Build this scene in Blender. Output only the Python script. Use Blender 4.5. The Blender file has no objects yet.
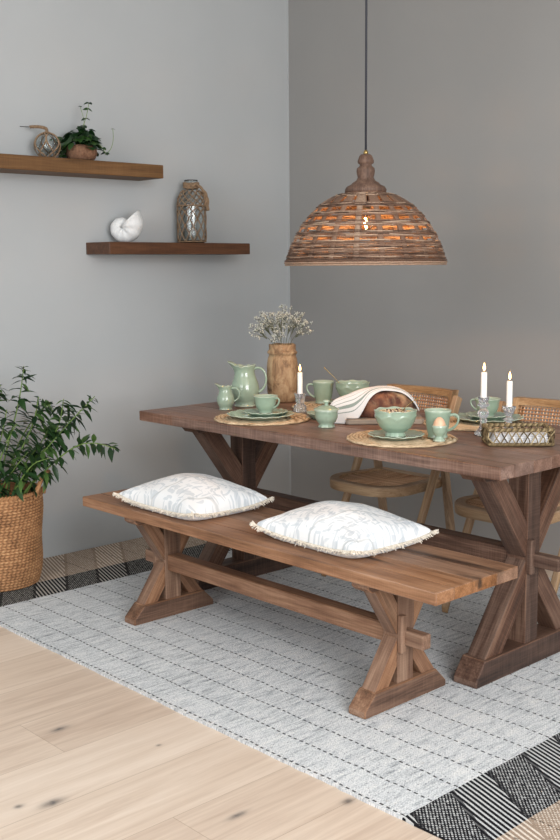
import bpy, bmesh, math, random
from mathutils import Vector, Matrix, Euler, noise as mnoise

random.seed(11)
PI = math.pi
sc = bpy.context.scene
COL = sc.collection
TOPZ = 0.769            # dining table surface


# ------------------------------------------------------------------ materials
def lin(c):
    out = []
    for v in c:
        v = v / 255.0
        out.append(v / 12.92 if v <= 0.04045 else ((v + 0.055) / 1.055) ** 2.4)
    return (out[0], out[1], out[2], 1.0)


class NT:
    def __init__(self, name):
        self.m = bpy.data.materials.new(name)
        self.m.use_nodes = True
        self.t = self.m.node_tree
        self.b = self.t.nodes['Principled BSDF']

    def n(self, kind, **kw):
        nd = self.t.nodes.new(kind)
        for k, v in kw.items():
            setattr(nd, k, v)
        return nd

    def link(self, a, b):
        self.t.links.new(a, b)

    def put(self, sock, v):
        if hasattr(v, 'is_output'):
            self.link(v, sock)
        else:
            sock.default_value = v

    def math(self, op, a, b=0.0, c=0.0):
        nd = self.n('ShaderNodeMath', operation=op)
        self.put(nd.inputs[0], a)
        self.put(nd.inputs[1], b)
        self.put(nd.inputs[2], c)
        return nd.outputs[0]

    def mix(self, f, a, b, mode='MIX'):
        nd = self.n('ShaderNodeMix', data_type='RGBA', blend_type=mode)
        self.put(nd.inputs[0], f)
        self.put(nd.inputs[6], a)
        self.put(nd.inputs[7], b)
        return nd.outputs[2]

    def ramp(self, f, stops, interp='LINEAR'):
        nd = self.n('ShaderNodeValToRGB')
        cr = nd.color_ramp
        cr.interpolation = interp
        while len(cr.elements) < len(stops):
            cr.elements.new(0.5)
        for e, (p, c) in zip(cr.elements, stops):
            e.position = p
            e.color = c
        self.link(f, nd.inputs[0])
        return nd.outputs[0]

    def noise(self, vec, scale=5.0, detail=4.0, rough=0.55, dist=0.0):
        nd = self.n('ShaderNodeTexNoise')
        self.link(vec, nd.inputs['Vector'])
        nd.inputs['Scale'].default_value = scale
        nd.inputs['Detail'].default_value = detail
        nd.inputs['Roughness'].default_value = rough
        nd.inputs['Distortion'].default_value = dist
        return nd.outputs['Fac']

    def vmap(self, vec, scale=(1, 1, 1), loc=(0, 0, 0), rot=(0, 0, 0)):
        nd = self.n('ShaderNodeMapping')
        self.link(vec, nd.inputs['Vector'])
        nd.inputs['Scale'].default_value = scale
        nd.inputs['Location'].default_value = loc
        nd.inputs['Rotation'].default_value = rot
        return nd.outputs[0]

    def obj(self):
        return self.n('ShaderNodeTexCoord').outputs['Object']

    def pos(self):
        return self.n('ShaderNodeNewGeometry').outputs['Position']

    def attr(self, name):
        return self.n('ShaderNodeAttribute', attribute_name=name).outputs['Vector']

    def island(self):
        return self.n('ShaderNodeNewGeometry').outputs['Random Per Island']

    def bump(self, h, strength=0.3, dist=0.01):
        nd = self.n('ShaderNodeBump')
        nd.inputs['Strength'].default_value = strength
        nd.inputs['Distance'].default_value = dist
        self.link(h, nd.inputs['Height'])
        self.link(nd.outputs[0], self.b.inputs['Normal'])

    def set(self, **kw):
        for k, v in kw.items():
            self.put(self.b.inputs[k.replace('_', ' ')], v)
        return self


def plain(name, rgb, rough=0.6, **kw):
    t = NT(name)
    t.set(Base_Color=lin(rgb), Roughness=rough, **kw)
    return t.m


def speckle(name, c1, c2, scale=40.0, rough=0.6, bump=0.15, stretch=(1, 1, 1), detail=4.0, **kw):
    t = NT(name)
    v = t.vmap(t.obj(), stretch)
    f = t.noise(v, scale, detail)
    t.set(Base_Color=t.ramp(f, [(0.3, lin(c1)), (0.7, lin(c2))]), Roughness=rough, **kw)
    if bump:
        t.bump(f, bump, 0.004)
    return t.m


def wood(name, dark, mid, light, rough=0.5, saw=0.0, streak=0.5, tint=0.5, grain=1.0):
    """Reclaimed timber; the 'wc' attribute runs along the grain of each board."""
    t = NT(name)
    wc = t.attr('wc')
    warp = t.noise(t.vmap(wc, (2.0, 6.0, 6.0)), 1.0, 2.0)
    g1 = t.noise(t.vmap(wc, (2.2, 30.0, 30.0)), 1.0, 5.0, 0.6, 0.6)
    g2 = t.noise(t.vmap(wc, (7.0, 190.0, 190.0)), 1.0, 3.0, 0.6)
    blot = t.noise(t.vmap(wc, (3.5, 8.0, 8.0)), 1.0, 3.0)
    f = t.math('ADD', t.math('MULTIPLY', g1, 0.48), t.math('MULTIPLY', g2, 0.42 * grain))
    f = t.math('ADD', f, t.math('MULTIPLY', blot, 0.3))
    isl = t.island()
    f = t.math('ADD', f, t.math('MULTIPLY', t.math('SUBTRACT', isl, 0.5), 0.22 * tint))
    col = t.ramp(f, [(0.40, lin(dark)), (0.58, lin(mid)), (0.78, lin(light))])
    hue = t.n('ShaderNodeHueSaturation')
    t.link(col, hue.inputs['Color'])
    rnd = t.math('FRACT', t.math('MULTIPLY', isl, 7.31))
    t.put(hue.inputs['Saturation'], t.math('ADD', 0.86, t.math('MULTIPLY', rnd, 0.3)))
    t.put(hue.inputs['Value'], t.math('ADD', 1.0 - 0.2 * tint, t.math('MULTIPLY', t.math('FRACT', t.math('MULTIPLY', isl, 3.77)), 0.4 * tint)))
    col = hue.outputs[0]
    # dark old streaks and knots
    st = t.noise(t.vmap(wc, (1.4, 14.0, 14.0), (3.1, 1.7, 0.3)), 1.0, 3.0, 0.5, 0.4)
    sm = t.ramp(st, [(0.60, (0, 0, 0, 1)), (0.72, (1, 1, 1, 1))])
    col = t.mix(t.math('MULTIPLY', sm, streak), col, lin([v * 0.42 for v in dark]))
    h = t.math('ADD', t.math('MULTIPLY', g2, 0.6), g1)
    if saw > 0:
        sw = t.noise(t.vmap(wc, (330.0, 9.0, 9.0)), 1.0, 2.0)
        swm = t.math('MULTIPLY', t.ramp(sw, [(0.42, (0, 0, 0, 1)), (0.62, (1, 1, 1, 1))]), t.math('MULTIPLY', blot, saw))
        col = t.mix(swm, col, lin([min(255, v * 1.3 + 16) for v in light]))
        h = t.math('ADD', h, t.math('MULTIPLY', sw, saw * 0.8))
    t.set(Base_Color=col, Roughness=t.math('ADD', rough - 0.1, t.math('MULTIPLY', g2, 0.25)), Specular_IOR_Level=0.35)
    t.bump(h, 0.35, 0.003)
    return t.m


M = {}
M['table'] = wood('table_timber', (62, 44, 36), (104, 78, 66), (146, 118, 103), 0.36, saw=0.22, streak=0.6, tint=0.5)
M['table_leg'] = wood('trestle_timber', (46, 32, 26), (80, 57, 46), (122, 97, 82), 0.52, saw=0.14, streak=0.5, tint=0.85)
M['bench'] = wood('bench_timber', (84, 56, 39), (132, 96, 71), (170, 132, 104), 0.45, saw=0.08, streak=0.95, tint=0.2)
tb = NT.__new__(NT)
tb.m = M['bench']
tb.t = tb.m.node_tree
tb.b = tb.t.nodes['Principled BSDF']
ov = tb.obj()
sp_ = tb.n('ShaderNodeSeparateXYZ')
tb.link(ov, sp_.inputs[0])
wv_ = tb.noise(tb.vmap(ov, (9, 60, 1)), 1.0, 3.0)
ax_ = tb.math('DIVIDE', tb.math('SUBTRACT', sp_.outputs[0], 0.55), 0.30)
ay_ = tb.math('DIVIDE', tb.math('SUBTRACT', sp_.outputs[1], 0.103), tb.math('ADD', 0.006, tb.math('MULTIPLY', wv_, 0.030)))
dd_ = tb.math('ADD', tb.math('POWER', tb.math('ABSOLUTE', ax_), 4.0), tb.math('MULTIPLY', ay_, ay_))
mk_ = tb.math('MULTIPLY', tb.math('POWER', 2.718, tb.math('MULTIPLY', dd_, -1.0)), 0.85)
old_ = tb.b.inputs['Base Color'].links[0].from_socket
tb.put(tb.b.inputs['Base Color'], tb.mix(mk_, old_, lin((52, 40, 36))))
M['bench_leg'] = wood('bench_leg_timber', (74, 50, 37), (120, 88, 68), (160, 128, 104), 0.52, saw=0.08, streak=0.5, tint=0.7)
M['shelf_a'] = wood('pale_shelf_timber', (70, 48, 29), (98, 70, 43), (122, 91, 60), 0.6, streak=0.3, tint=0.1, saw=0.1)
M['shelf_b'] = wood('dark_shelf_timber', (50, 32, 22), (78, 50, 33), (104, 70, 48), 0.5, streak=0.4, tint=0.1, saw=0.1)
M['chair'] = wood('chair_timber', (110, 84, 60), (158, 128, 98), (194, 166, 134), 0.5, streak=0.25, tint=0.2)
M['lampwood'] = wood('turned_lamp_timber', (66, 46, 36), (98, 73, 59), (136, 108, 90), 0.6, streak=0.2, tint=0.1)
M['board'] = wood('bread_board_timber', (118, 104, 92), (156, 142, 128), (186, 174, 160), 0.6, streak=0.15, tint=0.1)


def ceramic(name, base, pale):
    t = NT(name)
    f = t.noise(t.obj(), 22.0, 4.0)
    geo = t.n('ShaderNodeNewGeometry')
    p = t.ramp(geo.outputs['Pointiness'], [(0.52, (0, 0, 0, 1)), (0.60, (1, 1, 1, 1))])
    col = t.ramp(f, [(0.25, lin([v * 0.95 for v in base])), (0.75, lin([min(255, v * 1.04) for v in base]))])
    col = t.mix(t.math('MULTIPLY', p, 0.65), col, lin(pale))
    t.set(Base_Color=col, Roughness=0.16, Specular_IOR_Level=0.55, Coat_Weight=0.35, Coat_Roughness=0.08)
    t.bump(f, 0.06, 0.003)
    return t.m


M['sage'] = ceramic('sage_glaze', (146, 166, 146), (200, 208, 188))
M['white_ceramic'] = speckle('chalk_white_ceramic', (214, 216, 217), (232, 233, 232), 90, 0.7, 0.5)
M['glass'] = plain('clear_glass', (244, 248, 248), 0.03, Transmission_Weight=1.0, IOR=1.45)
M['crystal'] = plain('pressed_crystal', (246, 249, 252), 0.05, Transmission_Weight=0.88, IOR=1.42)
M['wax'] = plain('white_wax', (244, 242, 234), 0.5, Subsurface_Weight=0.25, Subsurface_Radius=(0.02, 0.015, 0.01))
M['wick'] = plain('burnt_wick', (30, 26, 24), 0.9)
t = NT('candle_flame')
t.set(Base_Color=lin((255, 210, 150)), Emission_Color=lin((255, 196, 120)), Emission_Strength=9.0, Roughness=1.0)
M['flame'] = t.m
t = NT('lamp_filament')
t.set(Base_Color=lin((255, 220, 170)), Emission_Color=lin((255, 190, 110)), Emission_Strength=55.0, Roughness=1.0)
M['bulb'] = t.m
M['cord'] = plain('black_flex', (44, 46, 54), 0.7)
M['brass'] = plain('pale_brass', (176, 150, 96), 0.35, Metallic=1.0)
M['rope'] = speckle('hemp_rope', (108, 86, 66), (158, 132, 104), 150, 0.95, 0.6)
M['cap'] = speckle('straw_placemat', (150, 122, 86), (206, 180, 138), 110, 0.85, 0.4)
M['seagrass'] = None
M['soil'] = speckle('potting_soil', (34, 26, 20), (62, 48, 36), 80, 1.0, 0.8)
M['egg'] = speckle('egg_shell', (216, 172, 140), (228, 188, 156), 60, 0.45, 0.05)
M['coffee'] = speckle('milk_foam', (206, 186, 150), (232, 220, 196), 60, 0.6, 0.1)
M['napkin'] = speckle('white_linen', (232, 232, 234), (246, 246, 248), 160, 0.95, 0.2)
M['fringe'] = speckle('cream_cotton_fringe', (206, 196, 180), (236, 228, 214), 220, 0.95, 0.3)
M['muesli_a'] = plain('rolled_oat', (214, 190, 150), 0.8)
M['muesli_b'] = plain('dark_berry', (86, 46, 42), 0.6)
M['yoghurt'] = plain('yoghurt', (234, 226, 212), 0.4)
M['stem'] = speckle('green_stem', (84, 112, 50), (120, 146, 72), 40, 0.6, 0.1)
M['twig'] = speckle('dry_stem', (74, 82, 58), (112, 112, 84), 60, 0.8, 0.1)
M['blossom'] = speckle('dried_blossom', (196, 200, 184), (238, 238, 228), 60, 0.9, 0.0)


def leafmat(name, c1, c2, c3):
    t = NT(name)
    isl = t.island()
    col = t.ramp(isl, [(0.0, lin(c1)), (0.6, lin(c2)), (1.0, lin(c3))])
    t.set(Base_Color=col, Roughness=0.42, Specular_IOR_Level=0.4)
    tr = t.n('ShaderNodeBsdfTranslucent')
    t.link(col, tr.inputs['Color'])
    mx = t.n('ShaderNodeMixShader')
    mx.inputs[0].default_value = 0.22
    t.link(t.b.outputs[0], mx.inputs[1])
    t.link(tr.outputs[0], mx.inputs[2])
    t.link(mx.outputs[0], t.t.nodes['Material Output'].inputs['Surface'])
    return t.m


M['leaf'] = leafmat('glossy_leaf', (26, 50, 28), (44, 76, 38), (84, 116, 58))
M['ivy'] = leafmat('ivy_leaf', (20, 44, 24), (34, 66, 32), (64, 98, 46))
M['vase'] = None


def fibre(name, c1, c2, c3, rough=0.75):
    """plant fibre: tone varies by strand, plus painted gap shade in basket and placemats, through the 'wc' attribute (x: tone, y: along)"""
    t = NT(name)
    wc = t.attr('wc')
    sep = t.n('ShaderNodeSeparateXYZ')
    t.link(wc, sep.inputs[0])
    f2 = t.noise(t.vmap(t.obj(), (1, 1, 1)), 160.0, 3.0)
    f = t.math('ADD', t.math('MULTIPLY', sep.outputs[0], 0.75), t.math('MULTIPLY', f2, 0.3))
    t.set(Base_Color=t.ramp(f, [(0.2, lin(c1)), (0.55, lin(c2)), (0.9, lin(c3))]), Roughness=rough, Specular_IOR_Level=0.3)
    t.bump(f2, 0.3, 0.002)
    return t.m


M['seagrass'] = fibre('braided_seagrass', (92, 62, 40), (164, 120, 82), (206, 164, 120))
M['placemat'] = fibre('braided_straw', (120, 98, 72), (204, 180, 147), (236, 220, 193))
M['rattan'] = fibre('weathered_rattan', (64, 46, 36), (128, 100, 82), (198, 174, 150), 0.6)
M['cane'] = fibre('woven_cane', (168, 124, 90), (204, 162, 126), (226, 190, 154), 0.6)
M['hyacinth'] = fibre('water_hyacinth', (58, 48, 34), (122, 104, 74), (186, 168, 130), 0.8)
M['coir'] = speckle('brown_coir_pot', (98, 68, 50), (142, 106, 82), 90, 0.9, 0.7)

t = NT('old_carved_jar')
v = t.obj()
f = t.noise(t.vmap(v, (12, 12, 7)), 1.6, 6.0, 0.65, 0.8)
g = t.noise(t.vmap(v, (60, 60, 8)), 1.0, 4.0)
col = t.ramp(f, [(0.34, lin((92, 68, 48))), (0.48, lin((150, 120, 88))), (0.66, lin((186, 160, 124)))])
sp = t.ramp(t.noise(v, 26.0, 4.0, 0.6), [(0.60, (0, 0, 0, 1)), (0.70, (1, 1, 1, 1))])
col = t.mix(t.math('MULTIPLY', sp, 0.55), col, lin((88, 60, 40)))
t.set(Base_Color=col, Roughness=0.7)
t.bump(t.math('ADD', f, t.math('MULTIPLY', g, 0.4)), 0.5, 0.01)
M['vase'] = t.m

t = NT('rye_crust')
v = t.obj()
f = t.noise(v, 24.0, 6.0, 0.65)
fl = t.noise(v, 11.0, 5.0, 0.6, 0.6)
col = t.ramp(f, [(0.32, lin((46, 26, 20))), (0.5, lin((92, 52, 37))), (0.70, lin((138, 90, 62)))])
sep = t.n('ShaderNodeSeparateXYZ')
t.link(v, sep.inputs[0])
up = t.math('MULTIPLY', t.math('SUBTRACT', sep.outputs[2], 0.035), 14.0)
up.node.use_clamp = True
fm = t.ramp(fl, [(0.47, (0, 0, 0, 1)), (0.60, (1, 1, 1, 1))])
col = t.mix(t.math('MULTIPLY', t.math('MULTIPLY', fm, up), 0.75), col, lin((206, 178, 138)))
t.set(Base_Color=col, Roughness=0.8)
t.bump(f, 0.7, 0.006)
M['bread'] = t.m

t = NT('striped_tea_towel')
wc = t.attr('wc')
sep = t.n('ShaderNodeSeparateXYZ')
t.link(wc, sep.inputs[0])
yy = sep.outputs[1]


def band(t, y, c, w):
    return t.math('LESS_THAN', t.math('ABSOLUTE', t.math('SUBTRACT', y, c)), w)


mk = t.math('ADD', t.math('ADD', band(t, yy, 0.28, 0.030), band(t, yy, 0.19, 0.007)),
            t.math('ADD', band(t, yy, 0.37, 0.007), band(t, yy, 0.45, 0.004)))
thr = t.noise(t.vmap(wc, (60, 90, 1)), 6.0, 2.0)
col = t.ramp(thr, [(0.3, lin((206, 207, 207))), (0.7, lin((226, 227, 227)))])
col = t.mix(t.math('MULTIPLY', mk, 0.85), col, lin((112, 134, 126)))
t.set(Base_Color=col, Roughness=0.95)
t.bump(thr, 0.15, 0.002)
M['towel'] = t.m

# cushion: pale linen with a tangle of silver-grey leaves
t = NT('leaf_print_linen')
v = t.attr('wc')
w1 = t.n('ShaderNodeTexWave', wave_type='BANDS', bands_direction='DIAGONAL')
warp = t.n('ShaderNodeTexNoise')
t.link(v, warp.inputs['Vector'])
warp.inputs['Scale'].default_value = 9.0
warp.inputs['Detail'].default_value = 1.0
vm = t.n('ShaderNodeVectorMath', operation='MULTIPLY_ADD')
t.link(warp.outputs['Color'], vm.inputs[0])
vm.inputs[1].default_value = (0.09, 0.09, 0.0)
t.link(v, vm.inputs[2])
vor = t.n('ShaderNodeTexVoronoi', feature='F1', distance='EUCLIDEAN')
t.link(t.vmap(vm.outputs[0], (26, 84, 1), rot=(0, 0, 0.6)), vor.inputs['Vector'])
vor.inputs['Scale'].default_value = 1.0
vor2 = t.n('ShaderNodeTexVoronoi', feature='F1')
t.link(t.vmap(vm.outputs[0], (80, 24, 1), rot=(0, 0, 0.25)), vor2.inputs['Vector'])
vor2.inputs['Scale'].default_value = 1.0
l1 = t.ramp(vor.outputs['Distance'], [(0.36, (1, 1, 1, 1)), (0.42, (0, 0, 0, 1))])
l2 = t.ramp(vor2.outputs['Distance'], [(0.34, (1, 1, 1, 1)), (0.40, (0, 0, 0, 1))])
vn = t.n('ShaderNodeTexWave', wave_type='BANDS', bands_direction='X')
t.link(t.vmap(vm.outputs[0], (1, 1, 1), rot=(0, 0, 0.5)), vn.inputs['Vector'])
vn.inputs['Scale'].default_value = 1.9
vn.inputs['Distortion'].default_value = 2.0
vine = t.ramp(vn.outputs['Fac'], [(0.990, (0, 0, 0, 1)), (0.998, (1, 1, 1, 1))])
base = lin((230, 232, 233))
col = t.mix(t.math('MULTIPLY', l1, 0.75), base, lin((196, 203, 208)))
col = t.mix(t.math('MULTIPLY', l2, 0.6), col, lin((186, 194, 201)))
col = t.mix(t.math('MULTIPLY', vine, 0.45), col, lin((160, 164, 164)))
th = t.noise(t.vmap(v, (260, 260, 1)), 1.0, 2.0)
t.set(Base_Color=col, Roughness=0.95)
t.bump(th, 0.12, 0.002)
M['cushion'] = t.m

# painted walls; the back one gets a darker base colour
for nm, c in (('wall_paint_pale', (175, 178, 179)), ('wall_paint_back', (147, 146, 144))):
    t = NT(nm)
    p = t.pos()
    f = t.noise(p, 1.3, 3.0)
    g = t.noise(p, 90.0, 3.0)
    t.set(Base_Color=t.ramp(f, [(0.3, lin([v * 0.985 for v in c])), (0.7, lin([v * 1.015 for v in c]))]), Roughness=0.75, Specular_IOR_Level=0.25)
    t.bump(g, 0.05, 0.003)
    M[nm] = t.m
M['ceiling'] = plain('ceiling_white', (225, 225, 222), 0.9)

# oak floor, boards along y
t = NT('oak_boards')
p = t.pos()
sep = t.n('ShaderNodeSeparateXYZ')
t.link(p, sep.inputs[0])
X, Y = sep.outputs[0], sep.outputs[1]
W = 0.255
cx = t.math('DIVIDE', t.math('ADD', X, -1.60 + 20 * W), W)
idx = t.math('FLOOR', cx)
fx = t.math('FRACT', cx)
wn = t.n('ShaderNodeTexWhiteNoise', noise_dimensions='1D')
t.link(idx, wn.inputs['W'])
# board ends: each run shifts; the two joints nearest the rug sit side by side
shift = t.math('MULTIPLY', t.math('MODULO', idx, 3.0), 0.63)
cy = t.math('DIVIDE', t.math('ADD', t.math('ADD', Y, 2.668 + 0.63 + 1.89 * 6), t.math('MULTIPLY', shift, 1.0)), 1.89)
iy = t.math('FLOOR', cy)
fy = t.math('FRACT', cy)
wn2 = t.n('ShaderNodeTexWhiteNoise', noise_dimensions='2D')
cmb = t.n('ShaderNodeCombineXYZ')
t.link(idx, cmb.inputs[0])
t.link(iy, cmb.inputs[1])
t.link(cmb.outputs[0], wn2.inputs['Vector'])
off = t.n('ShaderNodeVectorMath', operation='MULTIPLY_ADD')
t.link(wn2.outputs['Color'], off.inputs[0])
off.inputs[1].default_value = (7, 7, 7)
t.link(p, off.inputs[2])
gr = t.noise(t.vmap(off.outputs[0], (24, 1.6, 1)), 1.0, 5.0, 0.6, 0.8)
gr2 = t.noise(t.vmap(off.outputs[0], (120, 5, 1)), 1.0, 3.0, 0.6)
f = t.math('ADD', t.math('MULTIPLY', gr, 0.6), t.math('ADD', t.math('MULTIPLY', gr2, 0.2), t.math('MULTIPLY', wn2.outputs['Value'], 0.17)))
col = t.ramp(f, [(0.28, lin((184, 164, 147))), (0.48, lin((205, 188, 171))), (0.72, lin((221, 207, 192)))])


def blob(t, X, Y, x, y, rx, ry):
    a = t.math('DIVIDE', t.math('SUBTRACT', X, x), rx)
    b = t.math('DIVIDE', t.math('SUBTRACT', Y, y), ry)
    d = t.math('ADD', t.math('MULTIPLY', a, a), t.math('MULTIPLY', b, b))
    return t.math('POWER', 2.718, t.math('MULTIPLY', d, -1.0))


kn = blob(t, X, Y, 2.088, -2.85, 0.016, 0.032)
for q in ((2.044, -2.922, 0.009, 0.012), (1.71, -2.598, 0.012, 0.03), (2.471, -2.544, 0.01, 0.03), (2.616, -2.29, 0.012, 0.02),
          (2.008, -2.446, 0.006, 0.008), (2.75, -2.62, 0.01, 0.02), (1.3, -2.75, 0.012, 0.02)):
    kn = t.math('ADD', kn, blob(t, X, Y, *q))
kn.node.use_clamp = True
kz = t.math('MULTIPLY', kn, t.math('ADD', 0.35, t.noise(p, 60.0, 3.0)))
kz.node.use_clamp = True
col = t.mix(kz, col, lin((96, 92, 90)))
ex = t.math('MINIMUM', t.math('MULTIPLY', fx, W), t.math('MULTIPLY', t.math('SUBTRACT', 1.0, fx), W))
ey = t.math('MINIMUM', t.math('MULTIPLY', fy, 1.89), t.math('MULTIPLY', t.math('SUBTRACT', 1.0, fy), 1.89))
ed = t.math('MINIMUM', ex, ey)
seam = t.math('LESS_THAN', ed, 0.0012)
col = t.mix(t.math('MULTIPLY', seam, 0.38), col, lin((120, 98, 78)))
t.set(Base_Color=col, Roughness=0.48, Specular_IOR_Level=0.4)
t.bump(t.math('SUBTRACT', gr2, t.math('MULTIPLY', seam, 2.0)), 0.1, 0.002)
M['floor'] = t.m

# striped rag rug: bands follow x, dotted stitch rows run along x
t = NT('woven_rag_rug')
p = t.pos()
sep = t.n('ShaderNodeSeparateXYZ')
t.link(p, sep.inputs[0])
X0, Y = sep.outputs[0], sep.outputs[1]
wob = t.noise(p, 7.0, 2.0)
X = t.math('ADD', X0, t.math('MULTIPLY', t.math('SUBTRACT', wob, 0.5), 0.012))
rag = t.noise(t.vmap(p, (110, 13, 1)), 1.0, 4.0, 0.65)
rag2 = t.noise(t.vmap(p, (55, 7, 1), (4, 2, 0)), 1.0, 4.0, 0.6)
big = t.noise(p, 2.2, 3.0)
pale = t.ramp(t.math('ADD', t.math('MULTIPLY', rag, 0.55), t.math('ADD', t.math('MULTIPLY', rag2, 0.4), t.math('MULTIPLY', big, 0.12))),
              [(0.37, lin((98, 102, 108))), (0.45, lin((182, 187, 191))), (0.55, lin((220, 223, 225))), (0.72, lin((240, 239, 236)))])
fleck = t.noise(t.vmap(p, (160, 60, 1), (9, 4, 0)), 1.0, 2.0, 0.5)
fl = t.ramp(fleck, [(0.66, (0, 0, 0, 1)), (0.70, (1, 1, 1, 1))])
pale = t.mix(t.math('MULTIPLY', fl, 0.75), pale, lin((50, 56, 64)))
brn = t.ramp(t.noise(t.vmap(p, (70, 30, 1), (2, 8, 0)), 1.0, 2.0), [(0.68, (0, 0, 0, 1)), (0.76, (1, 1, 1, 1))])
pale = t.mix(t.math('MULTIPLY', brn, 0.4), pale, lin((150, 128, 104)))
grn = t.noise(t.vmap(p, (240, 150, 1)), 1.0, 2.0, 0.6)
pale = t.mix(t.math('MULTIPLY', t.ramp(grn, [(0.48, (0, 0, 0, 1)), (0.66, (1, 1, 1, 1))]), 0.5), pale, lin((126, 132, 140)))
pale = t.mix(t.math('MULTIPLY', t.ramp(grn, [(0.34, (1, 1, 1, 1)), (0.48, (0, 0, 0, 1))]), 0.6), pale, lin((240, 240, 238)))
# fine weave checker
wv = t.math('MULTIPLY', t.math('SINE', t.math('MULTIPLY', X0, 2 * PI / 0.0075)), t.math('SINE', t.math('MULTIPLY', Y, 2 * PI / 0.011)))
wvh = t.math('ADD', t.math('MULTIPLY', wv, 0.5), 0.5)
pale = t.mix(t.math('MULTIPLY', wvh, 0.22), pale, lin((120, 124, 126)))
# dashes
SP = 0.1085
dy = t.math('ABSOLUTE', t.math('SUBTRACT', t.math('FRACT', t.math('DIVIDE', t.math('ADD', t.math('ADD', Y, 2.03 + 10 * SP), t.math('MULTIPLY', t.math('SUBTRACT', wob, 0.5), 0.02)), SP)), 0.5))
dl = t.math('GREATER_THAN', dy, 0.5 - 0.0029 / SP)
dx = t.math('LESS_THAN', t.math('FRACT', t.math('DIVIDE', X0, 0.024)), 0.55)
dash = t.math('MULTIPLY', dl, dx)
pale = t.mix(t.math('MULTIPLY', dash, 0.9), pale, lin((30, 30, 34)))
# patterned bands
BL = 0.32
sl = t.math('ADD', Y, t.math('MULTIPLY', t.math('SUBTRACT', X0, 0.53), 0.6))
blk = t.math('MODULO', t.math('ADD', t.math('FLOOR', t.math('DIVIDE', t.math('ADD', sl, 6.0), BL / 2)), 0.0), 2.0)
# stripes slant one way in one block, the other way in the next
sA = t.math('SINE', t.math('MULTIPLY', t.math('ADD', Y, t.math('MULTIPLY', X0, 0.32)), 2 * PI / 0.0165))
stripes = t.math('GREATER_THAN', sA, 0.25)
ck = t.math('MULTIPLY', t.math('SINE', t.math('MULTIPLY', X0, 2 * PI / 0.012)), t.math('SINE', t.math('MULTIPLY', Y, 2 * PI / 0.012)))
chk = t.math('GREATER_THAN', t.math('ADD', ck, t.math('MULTIPLY', t.math('SUBTRACT', t.noise(p, 75.0, 2.0), 0.5), 2.2)), 0.36)
ns = t.noise(p, 140.0, 2.0)
pat = t.math('ADD', t.math('MULTIPLY', blk, stripes), t.math('MULTIPLY', t.math('SUBTRACT', 1.0, blk), chk))
edgeblk = t.math('LESS_THAN', t.math('FRACT', t.math('DIVIDE', t.math('ADD', sl, 6.0), BL / 2)), 0.09)
pat = t.math('MULTIPLY', pat, t.math('SUBTRACT', 1.0, t.math('MULTIPLY', edgeblk, 0.8)))
patn = t.math('MULTIPLY', pat, t.math('ADD', 0.6, t.math('MULTIPLY', ns, 0.7)))
patn.node.use_clamp = True
black = t.mix(patn, lin((26, 26, 30)), lin((196, 198, 198)))
black_far = t.mix(patn, lin((20, 20, 23)), lin((176, 174, 168)))
beige = t.mix(patn, lin((150, 132, 116)), lin((216, 204, 190)))
beige = t.mix(t.math('MULTIPLY', dash, 0.7), beige, lin((60, 50, 42)))


def step(t, X, c):
    return t.math('GREATER_THAN', X, c)


col = beige
col = t.mix(step(t, X, 0.34), col, black_far)
col = t.mix(step(t, X, 0.535), col, pale)
col = t.mix(step(t, X, 2.777), col, black)
col = t.mix(step(t, X, 2.998), col, beige)
t.set(Base_Color=col, Roughness=0.95, Specular_IOR_Level=0.15)
t.bump(t.math('ADD', t.math('MULTIPLY', wvh, 0.5), t.math('ADD', rag, t.math('MULTIPLY', dash, 0.6))), 0.45, 0.004)
M['rug'] = t.m


# ------------------------------------------------------------------ mesh helpers
class MB:
    def __init__(self):
        self.v, self.f, self.wc = [], [], []

    def add(self, verts, faces, wc=None):
        o = len(self.v)
        self.v += [Vector(p) for p in verts]
        self.wc += [Vector(p) for p in (wc if wc is not None else verts)]
        self.f += [tuple(i + o for i in f) for f in faces]

    def build(self, name, mat, parent=None, smooth=True, world=True, angle=None):
        off = Vector(parent.location) if (parent is not None and world) else Vector((0, 0, 0))
        if parent is not None and world and parent.parent is not None:
            off = off + Vector(parent.parent.location)
        me = bpy.data.meshes.new(name)
        me.from_pydata([tuple(p - off) for p in self.v], [], self.f)
        at = me.attributes.new('wc', 'FLOAT_VECTOR', 'POINT')
        flat = []
        for w in self.wc:
            flat += [w.x, w.y, w.z]
        at.data.foreach_set('vector', flat)
        if smooth:
            me.polygons.foreach_set('use_smooth', [True] * len(me.polygons))
        me.update()
        if angle is not None:
            me.set_sharp_from_angle(angle=angle)
        o = bpy.data.objects.new(name, me)
        for m in (mat if isinstance(mat, (list, tuple)) else [mat]):
            me.materials.append(m)
        COL.objects.link(o)
        if parent is not None:
            o.parent = parent
        return o


def empty(name, loc, rz=0.0):
    o = bpy.data.objects.new(name, None)
    COL.objects.link(o)
    o.location = loc
    o.rotation_euler = (0, 0, rz)
    o.empty_display_size = 0.05
    return o


def tag(o, label, cat, group=None, kind=None):
    o['label'] = label
    o['category'] = cat
    if group:
        o['group'] = group
    if kind:
        o['kind'] = kind
    return o


def copy_tree(o, parent=None):
    c = o.copy()
    COL.objects.link(c)
    if parent is not None:
        c.parent = parent
    for ch in list(o.children):
        copy_tree(ch, c)
    return c


def bm_into(mb, bm, mat4, grain=0.0, seed=None):
    rnd = random if seed is None else random.Random(seed)
    off = Vector((rnd.uniform(-9, 9), rnd.uniform(-9, 9), rnd.uniform(-9, 9)))
    rot = Matrix.Rotation(-grain, 4, 'Z')
    bm.verts.ensure_lookup_table()
    bm.verts.index_update()
    vs = [mat4 @ v.co for v in bm.verts]
    wc = [rot @ v.co + off for v in bm.verts]
    mb.add(vs, [tuple(v.index for v in f.verts) for f in bm.faces], wc)
    bm.free()


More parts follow.
